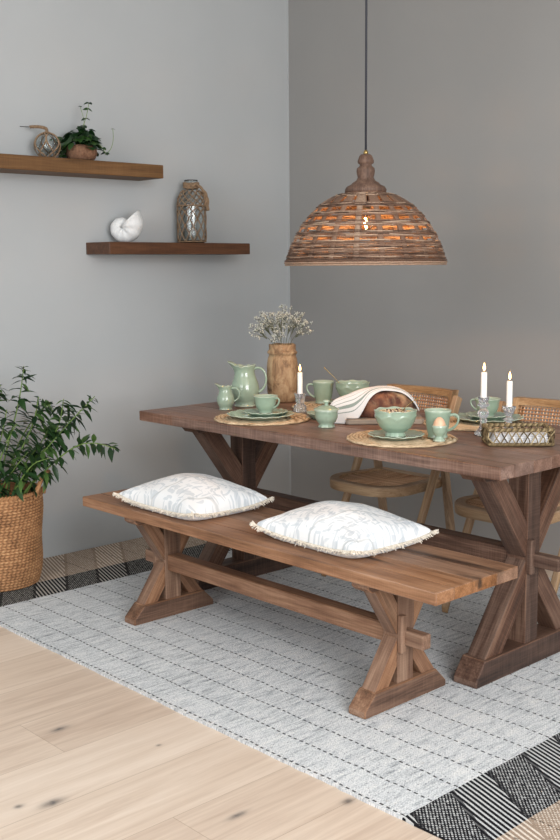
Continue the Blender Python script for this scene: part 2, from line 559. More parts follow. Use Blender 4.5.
def board(mb, size, mat4, bev=0.004, wear=0.0, seed=None):
    """box with its grain along local x, eased edges"""
    bm = bmesh.new()
    bmesh.ops.create_cube(bm, size=1.0)
    bmesh.ops.scale(bm, vec=size, verts=bm.verts)
    if size[0] > 0.35:
        n = int(size[0] / 0.12)
        bmesh.ops.bisect_edges(bm, edges=[e for e in bm.edges if abs((e.verts[0].co - e.verts[1].co).x) > 0.1], cuts=n)
        bm2 = bmesh.new()
        xs = sorted({round(v.co.x, 5) for v in bm.verts})
        rows = []
        for x in xs:
            rows.append([bm2.verts.new((x, sy * size[1] / 2, sz * size[2] / 2)) for sy, sz in ((-1, -1), (1, -1), (1, 1), (-1, 1))])
        for a, b in zip(rows, rows[1:]):
            for k in range(4):
                bm2.faces.new((a[k], b[k], b[(k + 1) % 4], a[(k + 1) % 4]))
        bm2.faces.new(rows[0])
        bm2.faces.new(rows[-1][::-1])
        bm.free()
        bm = bm2
    if wear:
        for v in bm.verts:
            q = v.co * 4.0 + Vector((seed or 0, 3, 1))
            v.co.y += wear * mnoise.noise(q)
            v.co.z += wear * 0.5 * mnoise.noise(q + Vector((5, 5, 5)))
    bmesh.ops.recalc_face_normals(bm, faces=bm.faces)
    if bev:
        es = [e for e in bm.edges if e.is_manifold and e.calc_face_angle(0) > 0.5]
        bmesh.ops.bevel(bm, geom=es, offset=bev, segments=2, profile=0.5, affect='EDGES')
    bm_into(mb, bm, mat4, 0.0, seed)


def prism(mb, pts, thick, mat4, grain=0.0, bev=0.003, seed=None):
    """polygon in local xy extruded (centred) along local z"""
    bm = bmesh.new()
    a = [bm.verts.new((p[0], p[1], -thick / 2)) for p in pts]
    b = [bm.verts.new((p[0], p[1], thick / 2)) for p in pts]
    n = len(pts)
    bm.faces.new(a[::-1])
    bm.faces.new(b)
    for i in range(n):
        bm.faces.new((a[i], a[(i + 1) % n], b[(i + 1) % n], b[i]))
    bmesh.ops.recalc_face_normals(bm, faces=bm.faces)
    if bev:
        bmesh.ops.bevel(bm, geom=[e for e in bm.edges if e.calc_face_angle(0) > 0.4], offset=bev, segments=2, profile=0.5, affect='EDGES')
    bm_into(mb, bm, mat4, grain, seed)


def lathe(mb, prof, seg=48, c=(0, 0, 0), fr=None, closed=False, wc=None):
    """revolve (r, z) pairs; a pair with r == 0 becomes a pole"""
    vs, rows = [], []
    for i, (r, z) in enumerate(prof):
        if r <= 1e-9:
            rows.append([len(vs)])
            vs.append((c[0], c[1], c[2] + z))
        else:
            row = []
            for k in range(seg):
                a = 2 * PI * k / seg
                rr, zz = (r, z) if fr is None else fr(a, r, z, i)
                row.append(len(vs))
                vs.append((c[0] + rr * math.cos(a), c[1] + rr * math.sin(a), c[2] + zz))
            rows.append(row)
    fs = []
    for a, b in zip(rows, rows[1:]):
        if len(a) == 1 and len(b) == 1:
            continue
        for k in range(seg):
            k2 = (k + 1) % seg
            if len(a) == 1:
                fs.append((a[0], b[k2], b[k]))
            elif len(b) == 1:
                fs.append((a[k], a[k2], b[0]))
            else:
                fs.append((a[k], a[k2], b[k2], b[k]))
    if closed:
        a, b = rows[-1], rows[0]
        for k in range(seg):
            k2 = (k + 1) % seg
            fs.append((a[k], a[k2], b[k2], b[k]))
    mb.add(vs, fs, wc)


def catmull(pts, n=8):
    pts = [Vector(p) for p in pts]
    q = [pts[0]] + pts + [pts[-1]]
    out = []
    for i in range(1, len(q) - 2):
        for k in range(n):
            u = k / n
            a, b, c, d = q[i - 1], q[i], q[i + 1], q[i + 2]
            out.append(0.5 * ((2 * b) + (c - a) * u + (2 * a - 5 * b + 4 * c - d) * u * u + (3 * b - a - 3 * c + d) * u ** 3))
    out.append(pts[-1])
    return out


def tube(mb, pts, rad, sides=8, closed=False, tone=None, flat=1.0, upv=None):
    pts = [Vector(p) for p in pts]
    n = len(pts)
    vs, fs = [], []
    ref = Vector(upv) if upv else None
    prev = None
    for i, p in enumerate(pts):
        if closed:
            t_ = pts[(i + 1) % n] - pts[i - 1]
        else:
            t_ = pts[min(i + 1, n - 1)] - pts[max(i - 1, 0)]
        t_.normalize()
        if ref is not None:
            s = t_.cross(ref)
        elif prev is None:
            s = t_.cross(Vector((0, 0, 1)))
            if s.length < 0.1:
                s = t_.cross(Vector((1, 0, 0)))
        else:
            s = prev - t_ * prev.dot(t_)
        s.normalize()
        prev = s
        w = s.cross(t_)
        r = rad(i / max(1, n - 1)) if callable(rad) else rad
        for k in range(sides):
            a = 2 * PI * k / sides
            vs.append(p + s * (r * math.cos(a)) + w * (r * flat * math.sin(a)))
    m = n if closed else n - 1
    for i in range(m):
        j = (i + 1) % n
        for k in range(sides):
            k2 = (k + 1) % sides
            fs.append((i * sides + k, i * sides + k2, j * sides + k2, j * sides + k))
    if not closed:
        fs.append(tuple(range(sides))[::-1])
        fs.append(tuple((n - 1) * sides + k for k in range(sides)))
    tn = random.random() if tone is None else tone
    mb.add(vs, fs, [(tn, p.z, 0) for p in vs])


def arc_pts(c, r, a0, a1, n):
    return [(c[0] + r * math.cos(a0 + (a1 - a0) * k / n), c[1] + r * math.sin(a0 + (a1 - a0) * k / n)) for k in range(n + 1)]


# ------------------------------------------------------------------ the room
def slab(name, lo, hi, mat, kind='structure'):
    mb = MB()
    (x0, y0, z0), (x1, y1, z1) = lo, hi
    vs = [(x0, y0, z0), (x1, y0, z0), (x1, y1, z0), (x0, y1, z0), (x0, y0, z1), (x1, y0, z1), (x1, y1, z1), (x0, y1, z1)]
    mb.add(vs, [(3, 2, 1, 0), (4, 5, 6, 7), (0, 1, 5, 4), (1, 2, 6, 5), (2, 3, 7, 6), (3, 0, 4, 7)])
    o = mb.build(name, mat, smooth=False)
    o['kind'] = kind
    return o


FZ = -0.007
CEIL = 3.1
slab('floor', (-0.12, -6.2, -0.12), (6.2, 0.12, FZ), M['floor'])
slab('wall_left', (-0.12, -6.2, FZ), (0.0, 0.12, CEIL), M['wall_paint_pale'])
slab('wall_back', (0.0, 0.0, FZ), (6.2, 0.12, CEIL), M['wall_paint_back'])
slab('ceiling', (-0.12, -6.2, CEIL), (6.2, 0.12, CEIL + 0.1), M['ceiling'])
o = slab('trim_1', (0.0, -0.006, FZ), (0.006, 0.0, CEIL), M['wall_paint_pale'])   # slim corner bead where the walls meet
o['label'] = 'slim painted corner bead where the two walls meet'

# ------------------------------------------------------------------ rug
mb = MB()
rx0, rx1, ry0, ry1 = 0.012, 3.34, -2.262, -0.20
NX, NY = 150, 90
vs = []
for j in range(NY + 1):
    for i in range(NX + 1):
        x = rx0 + (rx1 - rx0) * i / NX
        y = ry0 + (ry1 - ry0) * j / NY
        if j == 0:
            y += 0.007 * mnoise.noise(Vector((x * 5, 1, 0))) + 0.004 * mnoise.noise(Vector((x * 40, 2, 0)))
        vs.append((x, y, -0.0004 + 0.0008 * mnoise.noise(Vector((x * 9, y * 9, 0)))))
nt = len(vs)
vs += [(p[0], p[1], FZ + 0.0002) for p in vs]
fs = []
for j in range(NY):
    for i in range(NX):
        a = j * (NX + 1) + i
        fs.append((a, a + 1, a + NX + 2, a + NX + 1))
        fs.append((nt + a + NX + 1, nt + a + NX + 2, nt + a + 1, nt + a))
for i in range(NX):
    a, b = i, NY * (NX + 1) + i
    fs += [(nt + a, nt + a + 1, a + 1, a), (b, b + 1, nt + b + 1, nt + b)]
for j in range(NY):
    a, b = j * (NX + 1), j * (NX + 1) + NX
    fs += [(a, a + NX + 1, nt + a + NX + 1, nt + a), (nt + b, nt + b + NX + 1, b + NX + 1, b)]
mb.add(vs, fs)
tag(mb.build('area_rug', M['rug'], smooth=True, angle=0.6), 'pale grey woven rag rug with black and beige patterned end bands under the table', 'rug')


# ------------------------------------------------------------------ trestle furniture
def yz(x):
    """local x -> world y, local y -> world z, extruded along world x, centred at x"""
    return Matrix(((0, 0, 1, x), (1, 0, 0, 0), (0, 1, 0, 0), (0, 0, 0, 1)))


def along_x(c):
    return Matrix.Translation(c)


def along_y(c):
    return Matrix.Translation(c) @ Matrix.Rotation(PI / 2, 4, 'Z')


def along_z(c):
    return Matrix.Translation(c) @ Matrix.Rotation(-PI / 2, 4, 'Y')


def trestle(root, mat, xc, sgn, S):
    """S: sizes; one end frame: sled foot, post, four raking braces and a cleat"""
    yc, y0, y1 = S['yc'], S['y0'], S['y1']
    H, th = S['H'], S['th']
    fh = S['fh']
    r = random.Random(S['seed'] + int(xc * 100))
    # sled foot
    mb = MB()
    e = S['cut']
    prism(mb, [(y0, 0.0005), (y1, 0.0005), (y1, 0.022), (y1 - e, fh), (y0 + e, fh), (y0, 0.022)], th, yz(xc), 0.0, 0.004, r.random())
    mb.build('sled_foot', mat, root, angle=0.2)
    # cleat under the top
    mb = MB()
    ch = S['ch']
    prism(mb, [(y0 + 0.012, H - ch * 0.55), (y0 + 0.03, H - ch), (y1 - 0.03, H - ch), (y1 - 0.012, H - ch * 0.55), (y1 - 0.012, H - 0.0005), (y0 + 0.012, H - 0.0005)], th, yz(xc), 0.0, 0.004, r.random())
    mb.build('cleat', mat, root, angle=0.2)
    # post
    pw = S['pw'] / 2
    mb = MB()
    board(mb, (H - ch - fh + 0.004, S['pw'], th * 0.86), along_z((xc, yc, (H - ch + fh) / 2)), 0.003, 0.0, r.random())
    # the board's width lies along world y, its thickness along world x
    mb.build('post', mat, root, angle=0.2)
    zm = S['zm']
    bt = th * 0.8
    for sy in (-1, 1):
        out = (y0 if sy < 0 else y1)
        a = out - sy * S['bo']
        b = out - sy * (S['bo'] + S['bw'])
        p = yc + sy * pw
        # slope of a brace edge
        for lower in (True, False):
            zb = fh - 0.002 if lower else H - ch + 0.002
            dz = (zm - zb)
            k = dz / ((p) - a)
            zi = zb + k * (p - b)
            poly = [(a, zb), (b, zb), (p, zi), (p, zm + (-0.003 if lower else 0.003))]
            mb = MB()
            prism(mb, poly, bt, yz(xc), math.atan2(dz, p - a), 0.003, r.random())
            mb.build('brace', mat, root, angle=0.2)


def stretcher(root, mat, x0, x1, S):
    mb = MB()
    ym, z0, z1, w = S['yc'], S['s0'], S['s1'], S['sw']
    board(mb, (x1 - x0, w, z1 - z0), along_x(((x0 + x1) / 2, ym, (z0 + z1) / 2)), 0.004, 0.0015, 5)
    mb.build('stretcher', mat, root, angle=0.2)


def tenon(root, mat, xa, xb, S):
    mb = MB()
    ym, z0, z1 = S['yc'] + S['ty'], S['s0'] + 0.008, S['s1'] - 0.006
    board(mb, (abs(xb - xa), S['tw'], z1 - z0), along_x(((xa + xb) / 2, ym, (z0 + z1) / 2)), 0.005, 0.0, 3)
    mb.build('tenon', mat, root, angle=0.2)
    mb = MB()
    d = 1 if xb > xa else -1
    board(mb, (z1 - z0 + 0.075, 0.024, 0.02), along_z((xa + d * 0.013, ym - 0.022, (z0 + z1) / 2 + 0.012)), 0.003, 0.0, 9)
    mb.build('wedge', mat, root, angle=0.2)


# dining table
TX0, TX1, TY0, TY1, TT = 0.712, 2.557, -1.563, -0.702, 0.041
table = tag(empty('dining_table', (1.633, -1.147, 0.0)), 'long rustic brown timber trestle dining table laid for breakfast', 'table')
mb = MB()
eb = 0.075
ny = 7
ys = [TY0 + eb + (TY1 - TY0 - 2 * eb) * k / ny for k in range(ny + 1)]
L = TX1 - TX0
for k in range(ny):
    board(mb, (L - 0.001, ys[k + 1] - ys[k] - 0.0008, TT), along_x(((TX0 + TX1) / 2, (ys[k] + ys[k + 1]) / 2, TOPZ - TT / 2 - 0.0006 * (k % 2))), 0.0018, 0.0, 20 + k)
for yy_ in (TY0 + eb / 2, TY1 - eb / 2):
    board(mb, (L, eb - 0.0008, TT + 0.001), along_x(((TX0 + TX1) / 2, yy_, TOPZ - TT / 2)), 0.004, 0.001, 31 + yy_)
mb.build('tabletop', M['table'], table, angle=0.2)
ST = dict(yc=-1.147, y0=-1.463, y1=-0.831, H=TOPZ - TT, th=0.095, fh=0.084, cut=0.047, ch=0.045, pw=0.075, zm=0.383, bo=0.056, bw=0.094,
          s0=0.348, s1=0.407, sw=0.062, tw=0.04, ty=-0.004, seed=1)
trestle(table, M['table_leg'], 2.364, 1, ST)
trestle(table, M['table_leg'], 0.902, -1, ST)
stretcher(table, M['table_leg'], 0.945, 2.321, ST)
tenon(table, M['table_leg'], 2.400, 2.520, ST)
tenon(table, M['table_leg'], 0.866, 0.746, ST)

# bench
BX0, BX1, BY0, BY1, BH, BT = 0.781, 2.587, -1.901, -1.503, 0.46, 0.038
bench = tag(empty('bench', (1.684, -1.703, 0.0)), 'long rustic timber trestle bench in front of the table', 'bench')
mb = MB()
wds = [0.085, 0.10, 0.105, 0.108]
y = BY0
for k, w in enumerate(wds):
    board(mb, (BX1 - BX0 - 0.001 * (k % 2), w - 0.0008, BT - (0.0 if k else -0.0008)), along_x(((BX0 + BX1) / 2, y + w / 2, BH - BT / 2)), 0.003 if k == 0 else 0.0018, 0.0006, 41 + k * 3)
    y += w
mb.build('seat', M['bench'], bench, angle=0.2)
SB = dict(yc=-1.7055, y0=-1.899, y1=-1.506, H=BH - BT, th=0.071, fh=0.072, cut=0.05, ch=0.03, pw=0.075, zm=0.226, bo=0.05, bw=0.066,
          s0=0.190, s1=0.252, sw=0.056, tw=0.04, ty=-0.006, seed=2)
trestle(bench, M['bench_leg'], 2.284, 1, SB)
trestle(bench, M['bench_leg'], 1.085, -1, SB)
stretcher(bench, M['bench_leg'], 1.116, 2.253, SB)
tenon(bench, M['bench_leg'], 2.310, 2.405, SB)
tenon(bench, M['bench_leg'], 1.059, 0.964, SB)


# ------------------------------------------------------------------ cushions
def cushion(loc, rz, sx, sy, H, label, seed):
    r = random.Random(seed)
    root = tag(empty('cushion', loc, rz), label, 'cushion', 'cushions on the bench')
    N = 44

    def lift(u, v):
        return 0.012 + 0.020 * (abs(u) ** 3 + abs(v) ** 3) * 0.5 + 0.008 * abs(u * v) ** 3

    def P(u, v, top):
        x = sx * u * (1 - 0.055 * (1 - v * v) * abs(u) ** 2)
        y_ = sy * v * (1 - 0.065 * (1 - u * u) * abs(v) ** 2)
        d = max(0.0, (1 - u * u) * (1 - v * v))
        n = mnoise.noise(Vector((u * 2.2 + seed, v * 2.2, 0)))
        if top:
            z = lift(u, v) + H * d ** 0.42 * (1 - 0.06 * (abs(u) + abs(v))) + 0.007 * n * d ** 0.4
            cr = max(0, abs(u) - 0.45) * max(0, abs(v) - 0.45)
            z += 0.010 * math.sin(9 * (abs(u) - abs(v)) + seed) * cr * 6 * d ** 0.3
        else:
            z = lift(u, v) * max(0.0, 1 - 2.2 * d ** 0.4)
        return (x, y_, max(z, 0.0015))

    def warp(k):
        s = 2 * k / N - 1
        return math.sin(s * PI / 2) * 0.45 + s * 0.55

    mb = MB()
    top, bot = {}, {}
    vs, wc, fs = [], [], []
    for j in range(N + 1):
        for i in range(N + 1):
            u, v = warp(i), warp(j)
            top[i, j] = len(vs)
            p = P(u, v, True)
            vs.append(p)
            wc.append((p[0] + seed * 0.37, p[1] + seed * 0.21, 0))
    for j in range(N + 1):
        for i in range(N + 1):
            if i in (0, N) or j in (0, N):
                bot[i, j] = top[i, j]
            else:
                bot[i, j] = len(vs)
                p = P(warp(i), warp(j), False)
                vs.append(p)
                wc.append((p[0] + seed * 0.37 + 1, p[1] + seed * 0.21, 0))
    for j in range(N):
        for i in range(N):
            fs.append((top[i, j], top[i + 1, j], top[i + 1, j + 1], top[i, j + 1]))
            q = (bot[i, j + 1], bot[i + 1, j + 1], bot[i + 1, j], bot[i, j])
            if len(set(q)) > 2:
                fs.append(q)
    mb.add(vs, fs, wc)
    mb.build('cover', M['cushion'], root, world=False)
    # cotton fringe along the seam
    mb = MB()
    nf = 190
    for side in range(4):
        ln = sx if side % 2 == 0 else sy
        cnt = int(nf * ln / sx)
        for k in range(cnt):
            s = -1 + 2 * (k + r.random()) / cnt
            u, v = [(s, -1), (1, s), (s, 1), (-1, s)][side]
            p = Vector(P(u, v, True))
            ou = Vector([(0, -1, 0), (1, 0, 0), (0, 1, 0), (-1, 0, 0)][side])
            ou = (ou + Vector((r.uniform(-.5, .5), r.uniform(-.5, .5), r.uniform(-0.8, 0.15)))).normalized()
            le = r.uniform(0.010, 0.022)
            q = p + ou * le
            q.z = max(q.z, 0.003)
            m = (p + q) / 2 + Vector((0, 0, 0.002))
            tube(mb, [p - ou * 0.004, m, q], lambda w: 0.0024 - 0.0008 * w, 4)
    for u, v in ((-1, -1), (1, -1), (1, 1), (-1, 1)):
        p = Vector(P(u, v, True))
        for k in range(26):
            d = Vector((u + r.uniform(-.9, .9), v + r.uniform(-.9, .9), r.uniform(-0.5, 0.7))).normalized()
            q = p + d * r.uniform(0.010, 0.022)
            q.z = max(q.z, 0.004)
            tube(mb, [p, q], lambda w: 0.0026 - 0.0006 * w, 4)
    mb.build('fringe', M['fringe'], root, world=False)
    return root


cushion((1.24, -1.700, BH), -0.02, 0.236, 0.184, 0.112, 'white fringed leaf-print cushion farther along the bench towards the plant basket', 3)
cushion((1.992, -1.655, BH), -0.03, 0.236, 0.184, 0.112, 'white fringed leaf-print cushion nearer the bench end, below the front bowl and mug', 8)


# ------------------------------------------------------------------ chairs behind the table
def make_chair(label):
    root = tag(empty('cane_chair', (1.42, -0.75, 0.0)), label, 'chair', 'cane chairs behind the table')
    cx_ = 1.42
    sz_ = 0.011
    Z = Vector((0, 0, 1))
    # seat: rounded wooden rim with a cane panel
    outline = []
    w0, w1, yf, yb, rc = 0.207, 0.184, -0.958, -0.565, 0.150
    for (sx_, sy_, a0) in ((-1, -1, PI), (1, -1, 1.5 * PI)):
        cxx = cx_ - 0.012 + sx_ * (w0 - rc)
        outline += [(p[0], p[1]) for p in arc_pts((cxx, yf + rc), rc, a0, a0 + PI / 2, 12)]
    for (sx_, a0) in ((1, 0), (-1, PI / 2)):
        cxx = cx_ + sx_ * (w1 - 0.03)
        outline += [(p[0], p[1]) for p in arc_pts((cxx, yb - 0.03), 0.03, a0, a0 + PI / 2, 4)]
    n = len(outline)
    cxy = Vector((cx_, sum(p[1] for p in outline) / n))

    def inset(d):
        res = []
        for i in range(n):
            a, b, c = Vector(outline[i - 1]), Vector(outline[i]), Vector(outline[(i + 1) % n])
            tg = (c - a).normalized()
            nn = Vector((-tg.y, tg.x))
            res.append(b + nn * d)
        return res
    mb = MB()
    loops = [(0.002, 0.408), (0.0, 0.414), (0.0, 0.444), (0.005, 0.449), (0.040, 0.449), (0.045, 0.443), (0.045, 0.408)]
    vs, fs = [], []
    for d, z in loops:
        vs += [(q.x, q.y, z + sz_) for q in inset(d)]
    for a in range(len(loops)):
        b = (a + 1) % len(loops)
        for i in range(n):
            j = (i + 1) % n
            fs.append((a * n + i, a * n + j, b * n + j, b * n + i))
    mb.add(vs, fs, [(p[0] * 1.0, p[1] * 0.3, p[2]) for p in vs])
    mb.build('seat_frame', M['chair'], root, angle=0.6)
    mb = MB()
    inn = inset(0.043)
    bx = (min(q.x for q in inn), max(q.x for q in inn), min(q.y for q in inn), max(q.y for q in inn))

    def inside(x, y_):
        c = False
        for i in range(n):
            a, b = inn[i], inn[i - 1]
            if (a.y > y_) != (b.y > y_) and x < (b.x - a.x) * (y_ - a.y) / (b.y - a.y) + a.x:
                c = not c
        return c
    pitch = 0.0125
    for ax in (0, 1):
        lo, hi = (bx[0], bx[1]) if ax == 0 else (bx[2], bx[3])
        k = lo + 0.004
        while k < hi:
            run = []
            lo2, hi2 = (bx[2], bx[3]) if ax == 0 else (bx[0], bx[1])
            s = lo2
            while s <= hi2:
                x, y_ = (k, s) if ax == 0 else (s, k)
                if inside(x, y_):
                    run.append((x, y_, 0.4435 + sz_ + 0.0006 * ax))
                s += 0.006
            if len(run) > 2:
                for d in ((-0.0019, 0.0019)):
                    e = Vector((d, 0, 0)) if ax == 0 else Vector((0, d, 0))
                    tube(mb, [Vector(run[0]) + e, Vector(run[len(run) // 2]) + e - Vector((0, 0, 0.004)), Vector(run[-1]) + e], 0.0016, 4)
            k += pitch
    mb.build('seat_cane', M['cane'], root)
    # side rails run from the front foot up behind the backrest; hind legs rake backwards
    for s in (-1, 1):
        xr = cx_ + s * 0.222
        a, b = Vector((xr, -0.905, 0.001)), Vector((xr, -0.535, 0.812))
        d = (b - a)
        ln = d.length
        ang = math.atan2(d.z, d.y)
        mb = MB()
        prism(mb, [(0.0, 0.0), (0.055, 0.0), (ln, -0.019), (ln, 0.019), (0.022, 0.019), (0.0, 0.0035)], 0.028, yz(xr) @ Matrix.Translation((a.y, a.z, 0)) @ Matrix.Rotation(ang, 4, 'Z'), 0.0, 0.004, 3 + s)
        # cut the foot flat on the floor
        mb.v = [Vector((p.x, p.y, max(p.z, 0.001))) for p in mb.v]
        mb.build('front_leg', M['chair'], root, angle=0.2)
        xr = cx_ + s * 0.194
        mb = MB()
        prism(mb, [(-0.632, 0.70), (-0.600, 0.70), (-0.478, 0.001), (-0.515, 0.001)], 0.026, yz(xr), -1.2, 0.004, 6 + s)
        mb.build('hind_leg', M['chair'], root, angle=0.2)
    mb = MB()
    board(mb, (0.37, 0.03, 0.022), along_x((cx_, -0.531, 0.20)), 0.004)
    mb.build('cross_rail', M['chair'], root, angle=0.2)
    # backrest: gently bowed frame with cane
    bw, z0, z1 = 0.186, 0.660, 0.838

    def bp(u, v, d):
        x = cx_ + 0.022 + bw * u
        y_ = -0.585 + 0.035 * (1 - u * u) + (v * 0.045) + d
        return Vector((x, y_, z0 + (z1 - z0) * v))
    mb = MB()
    nu = 14
    for (v0, v1) in ((0.0, 0.15), (0.84, 1.0)):
        vs, fs = [], []
        for i in range(nu + 1):
            u = -1 + 2 * i / nu
            vs += [bp(u, v0, -0.014), bp(u, v1, -0.014), bp(u, v1, 0.014), bp(u, v0, 0.014)]
        for i in range(nu):
            for k in range(4):
                fs.append((i * 4 + k, i * 4 + (k + 1) % 4, i * 4 + 4 + (k + 1) % 4, i * 4 + 4 + k))
        fs += [(3, 2, 1, 0), tuple(nu * 4 + k for k in range(4))]
        mb.add(vs, fs, [(p.x, p.y, p.z + v0) for p in vs])
    for s in (-1, 1):
        vs = []
        for v in (0.0, 1.0):
            for (u, d) in ((s, -0.0145), (s * 0.88, -0.0145), (s * 0.88, 0.030), (s, 0.030)):
                vs.append(bp(u, v, d))
        fs = [(0, 1, 5, 4), (1, 2, 6, 5), (2, 3, 7, 6), (3, 0, 4, 7), (3, 2, 1, 0), (4, 5, 6, 7)]
        mb.add(vs, fs, [(p.z + 4, p.x, p.y) for p in vs])
    mb.build('back_frame', M['chair'], root, angle=0.2)
    mb = MB()
    k = -0.84
    while k < 0.86:
        tube(mb, [bp(k, v, -0.004) for v in (0.14, 0.48, 0.84)], 0.0034, 4, flat=0.45, upv=(0, 1, 0.2))
        k += 0.0135 / bw
    v = 0.20
    while v < 0.84:
        tube(mb, [bp(-0.89 + 1.78 * i / 10, v, -0.0058) for i in range(11)], 0.0034, 4, flat=0.45, upv=(0, 1, 0.2))
        v += 0.0135 / (z1 - z0)
    mb.build('back_cane', M['cane'], root)
    return root


chair = make_chair('wooden cane-backed chair behind the bread at the middle of the table')
c2 = copy_tree(chair)
chair.location = (1.382, -0.748, 0.0)
c2.location = (2.075, -0.763, 0.0)
tag(c2, 'wooden cane-backed chair behind the seagrass tray and crystal candlesticks', 'chair', 'cane chairs behind the table')


# ------------------------------------------------------------------ shelves
def shelf(y0, y1, z0, z1, mat, label, seed):
    mb = MB()
    board(mb, (y1 - y0, 0.198, z1 - z0), along_y((0.101, (y0 + y1) / 2, (z0 + z1) / 2)), 0.003, 0.0012, seed)
    o = mb.build('floating_shelf', mat, angle=0.2)
    return tag(o, label, 'shelf', 'floating shelves')


SU, SL = 1.855, 1.490
shelf(-2.62, -1.018, SU - 0.062, SU, M['shelf_a'], 'upper floating wooden shelf carrying the trailing plant', 2)
shelf(-1.340, -0.470, SL - 0.056, SL, M['shelf_b'], 'lower, darker floating wooden shelf carrying the white shell', 5)


# glass fishing float in a rope net
def on_sphere(c, r, th, ph):
    return Vector((c[0] + r * math.sin(ph) * math.cos(th), c[1] + r * math.sin(ph) * math.sin(th), c[2] + r * math.cos(ph)))


FC = (0.105, -1.592, SU + 0.060)
fl_ = tag(empty('glass_float', (FC[0], FC[1], SU)), 'clear glass ball in a knotted rope net on the upper shelf', 'ornament')
mb = MB()
prof = [(0.055 * math.sin(PI * k / 24), 0.055 * -math.cos(PI * k / 24)) for k in range(25)]
prof[0] = (0, -0.055)
prof[-1] = (0, 0.055)
inner = [(r * 0.94, z * 0.94) for r, z in prof][::-1]
lathe(mb, prof, 40, FC)
lathe(mb, inner, 40, FC)
mb.build('glass_ball', M['glass'], fl_)
mb = MB()
for k in range(5):
    for s in (-1, 1):
        tube(mb, [on_sphere(FC, 0.0575, 2 * PI * k / 5 + s * 0.62 * math.sin(1.55 * (ph - 0.1)) * 1.0, ph) for ph in [0.12 + 2.88 * i / 20 for i in range(21)]], 0.0033, 6)
tube(mb, [on_sphere(FC, 0.0575, 2 * PI * i / 24, 0.2) for i in range(24)], 0.0045, 6, closed=True)
tube(mb, [on_sphere(FC, 0.0575, 2 * PI * i / 24, 2.92) for i in range(24)], 0.0035, 6, closed=True)
mb.build('rope_net', M['rope'], fl_)
mb = MB()
R3 = Vector((0.682, 0.731, 0))
fv = Vector(FC)
p0 = fv + Vector((0, 0, 0.056))
hp = catmull([p0, p0 + R3 * -0.004 + Vector((0, 0, 0.018)), p0 + R3 * -0.035 + Vector((0, 0, 0.026)), p0 + R3 * -0.075 + Vector((0, 0, 0.026))], 6)
tube(mb, hp, 0.0062, 8)
for k in range(16):
    c = hp[2 + k] if 2 + k < len(hp) else hp[-1]
    d = (hp[min(3 + k, len(hp) - 1)] - hp[min(1 + k, len(hp) - 2)]).normalized()
    s = d.cross(Vector((0.73, -0.68, 0))).normalized()
    w = d.cross(s)
    tube(mb, [c + (s * math.cos(a) + w * math.sin(a)) * 0.0066 + d * (0.0045 * a / (2 * PI)) for a in [2 * PI * i / 10 for i in range(11)]], 0.0016, 4)
mb.build('rope_handle', M['rope'], fl_)
mb = MB()
tube(mb, catmull([hp[-1], hp[-1] + R3 * -0.02 + Vector((0, 0, 0.001)), hp[-1] + R3 * -0.045 + Vector((0, 0, 0.003))], 4), 0.0016, 5)
mb.build('rope_end', M['wick'], fl_)

# creeping plant in a coir pot
IV = Vector((0.11, -1.418, SU))
ivy = tag(empty('potted_creeper', IV), 'small dark green creeping plant in a round brown pot on the upper shelf', 'plant')
mb = MB()
lathe(mb, [(0, 0.0005), (0.045, 0.0005), (0.062, 0.012), (0.072, 0.035), (0.070, 0.056), (0.062, 0.070), (0.056, 0.070), (0.062, 0.054), (0.0, 0.052)], 40, IV,
      fr=lambda a, r, z, i: (r * (1 + 0.012 * math.sin(7 * a) + 0.008 * math.sin(23 * a + z * 200)), z))
mb.build('pot', M['coir'], ivy)
mb = MB()
lathe(mb, [(0.061, 0.0), (0.0, 0.006)], 24, IV + Vector((0, 0, 0.054)))
mb.build('soil', M['soil'], ivy)
RR = Vector((0.682, 0.731, 0))
FF = Vector((0.731, -0.682, 0))     # towards the room


def leaf(mb, p, d, nrm, ln, wd, rnd, fold=0.25, kind='lance'):
    d = d.normalized()
    s = d.cross(nrm)
    if s.length < 1e-4:
        s = d.cross(Vector((1, 0.3, 0.2)))
    s.normalize()
    n_ = s.cross(d)
    sec = [(0.0, 0.02), (0.12, 0.5), (0.32, 0.98), (0.55, 0.9), (0.8, 0.45), (1.0, 0.02)] if kind == 'lance' else [(0.0, 0.3), (0.14, 0.92), (0.38, 1.0), (0.66, 0.8), (0.88, 0.42), (1.0, 0.03)]
    vs, fs = [], []
    bend = rnd.uniform(0.05, 0.35) * ln
    for t_, w in sec:
        c = p + d * (ln * t_) - n_ * (bend * t_ * t_)
        e = s * (wd * w * 0.5)
        f_ = n_ * (wd * w * 0.5 * fold)
        vs += [c - e + f_, c, c + e + f_]
    for i in range(len(sec) - 1):
        a = i * 3
        fs += [(a, a + 1, a + 4, a + 3), (a + 1, a + 2, a + 5, a + 4)]
    mb.add(vs, fs)


rv = random.Random(4)
mbf = MB()
for k in range(130):
    a = rv.uniform(0, 2 * PI)
    rr = 0.078 * math.sqrt(rv.random())
    h = 0.074 + 0.076 * (1 - (rr / 0.08) ** 2) * rv.uniform(0.6, 1.15)
    if rr > 0.06 and rv.random() < 0.45:
        h -= rv.uniform(0.01, 0.04)
    p = IV + Vector((rr * math.cos(a), rr * math.sin(a), h))
    if p.x < 0.02:
        continue
    d = Vector((math.cos(a), math.sin(a), rv.uniform(-0.9, 0.1)))
    leaf(mbf, p, d, Vector((rv.uniform(-.3, .3), rv.uniform(-.3, .3), 1)), rv.uniform(0.032, 0.046), rv.uniform(0.029, 0.042), rv, 0.12, 'round')


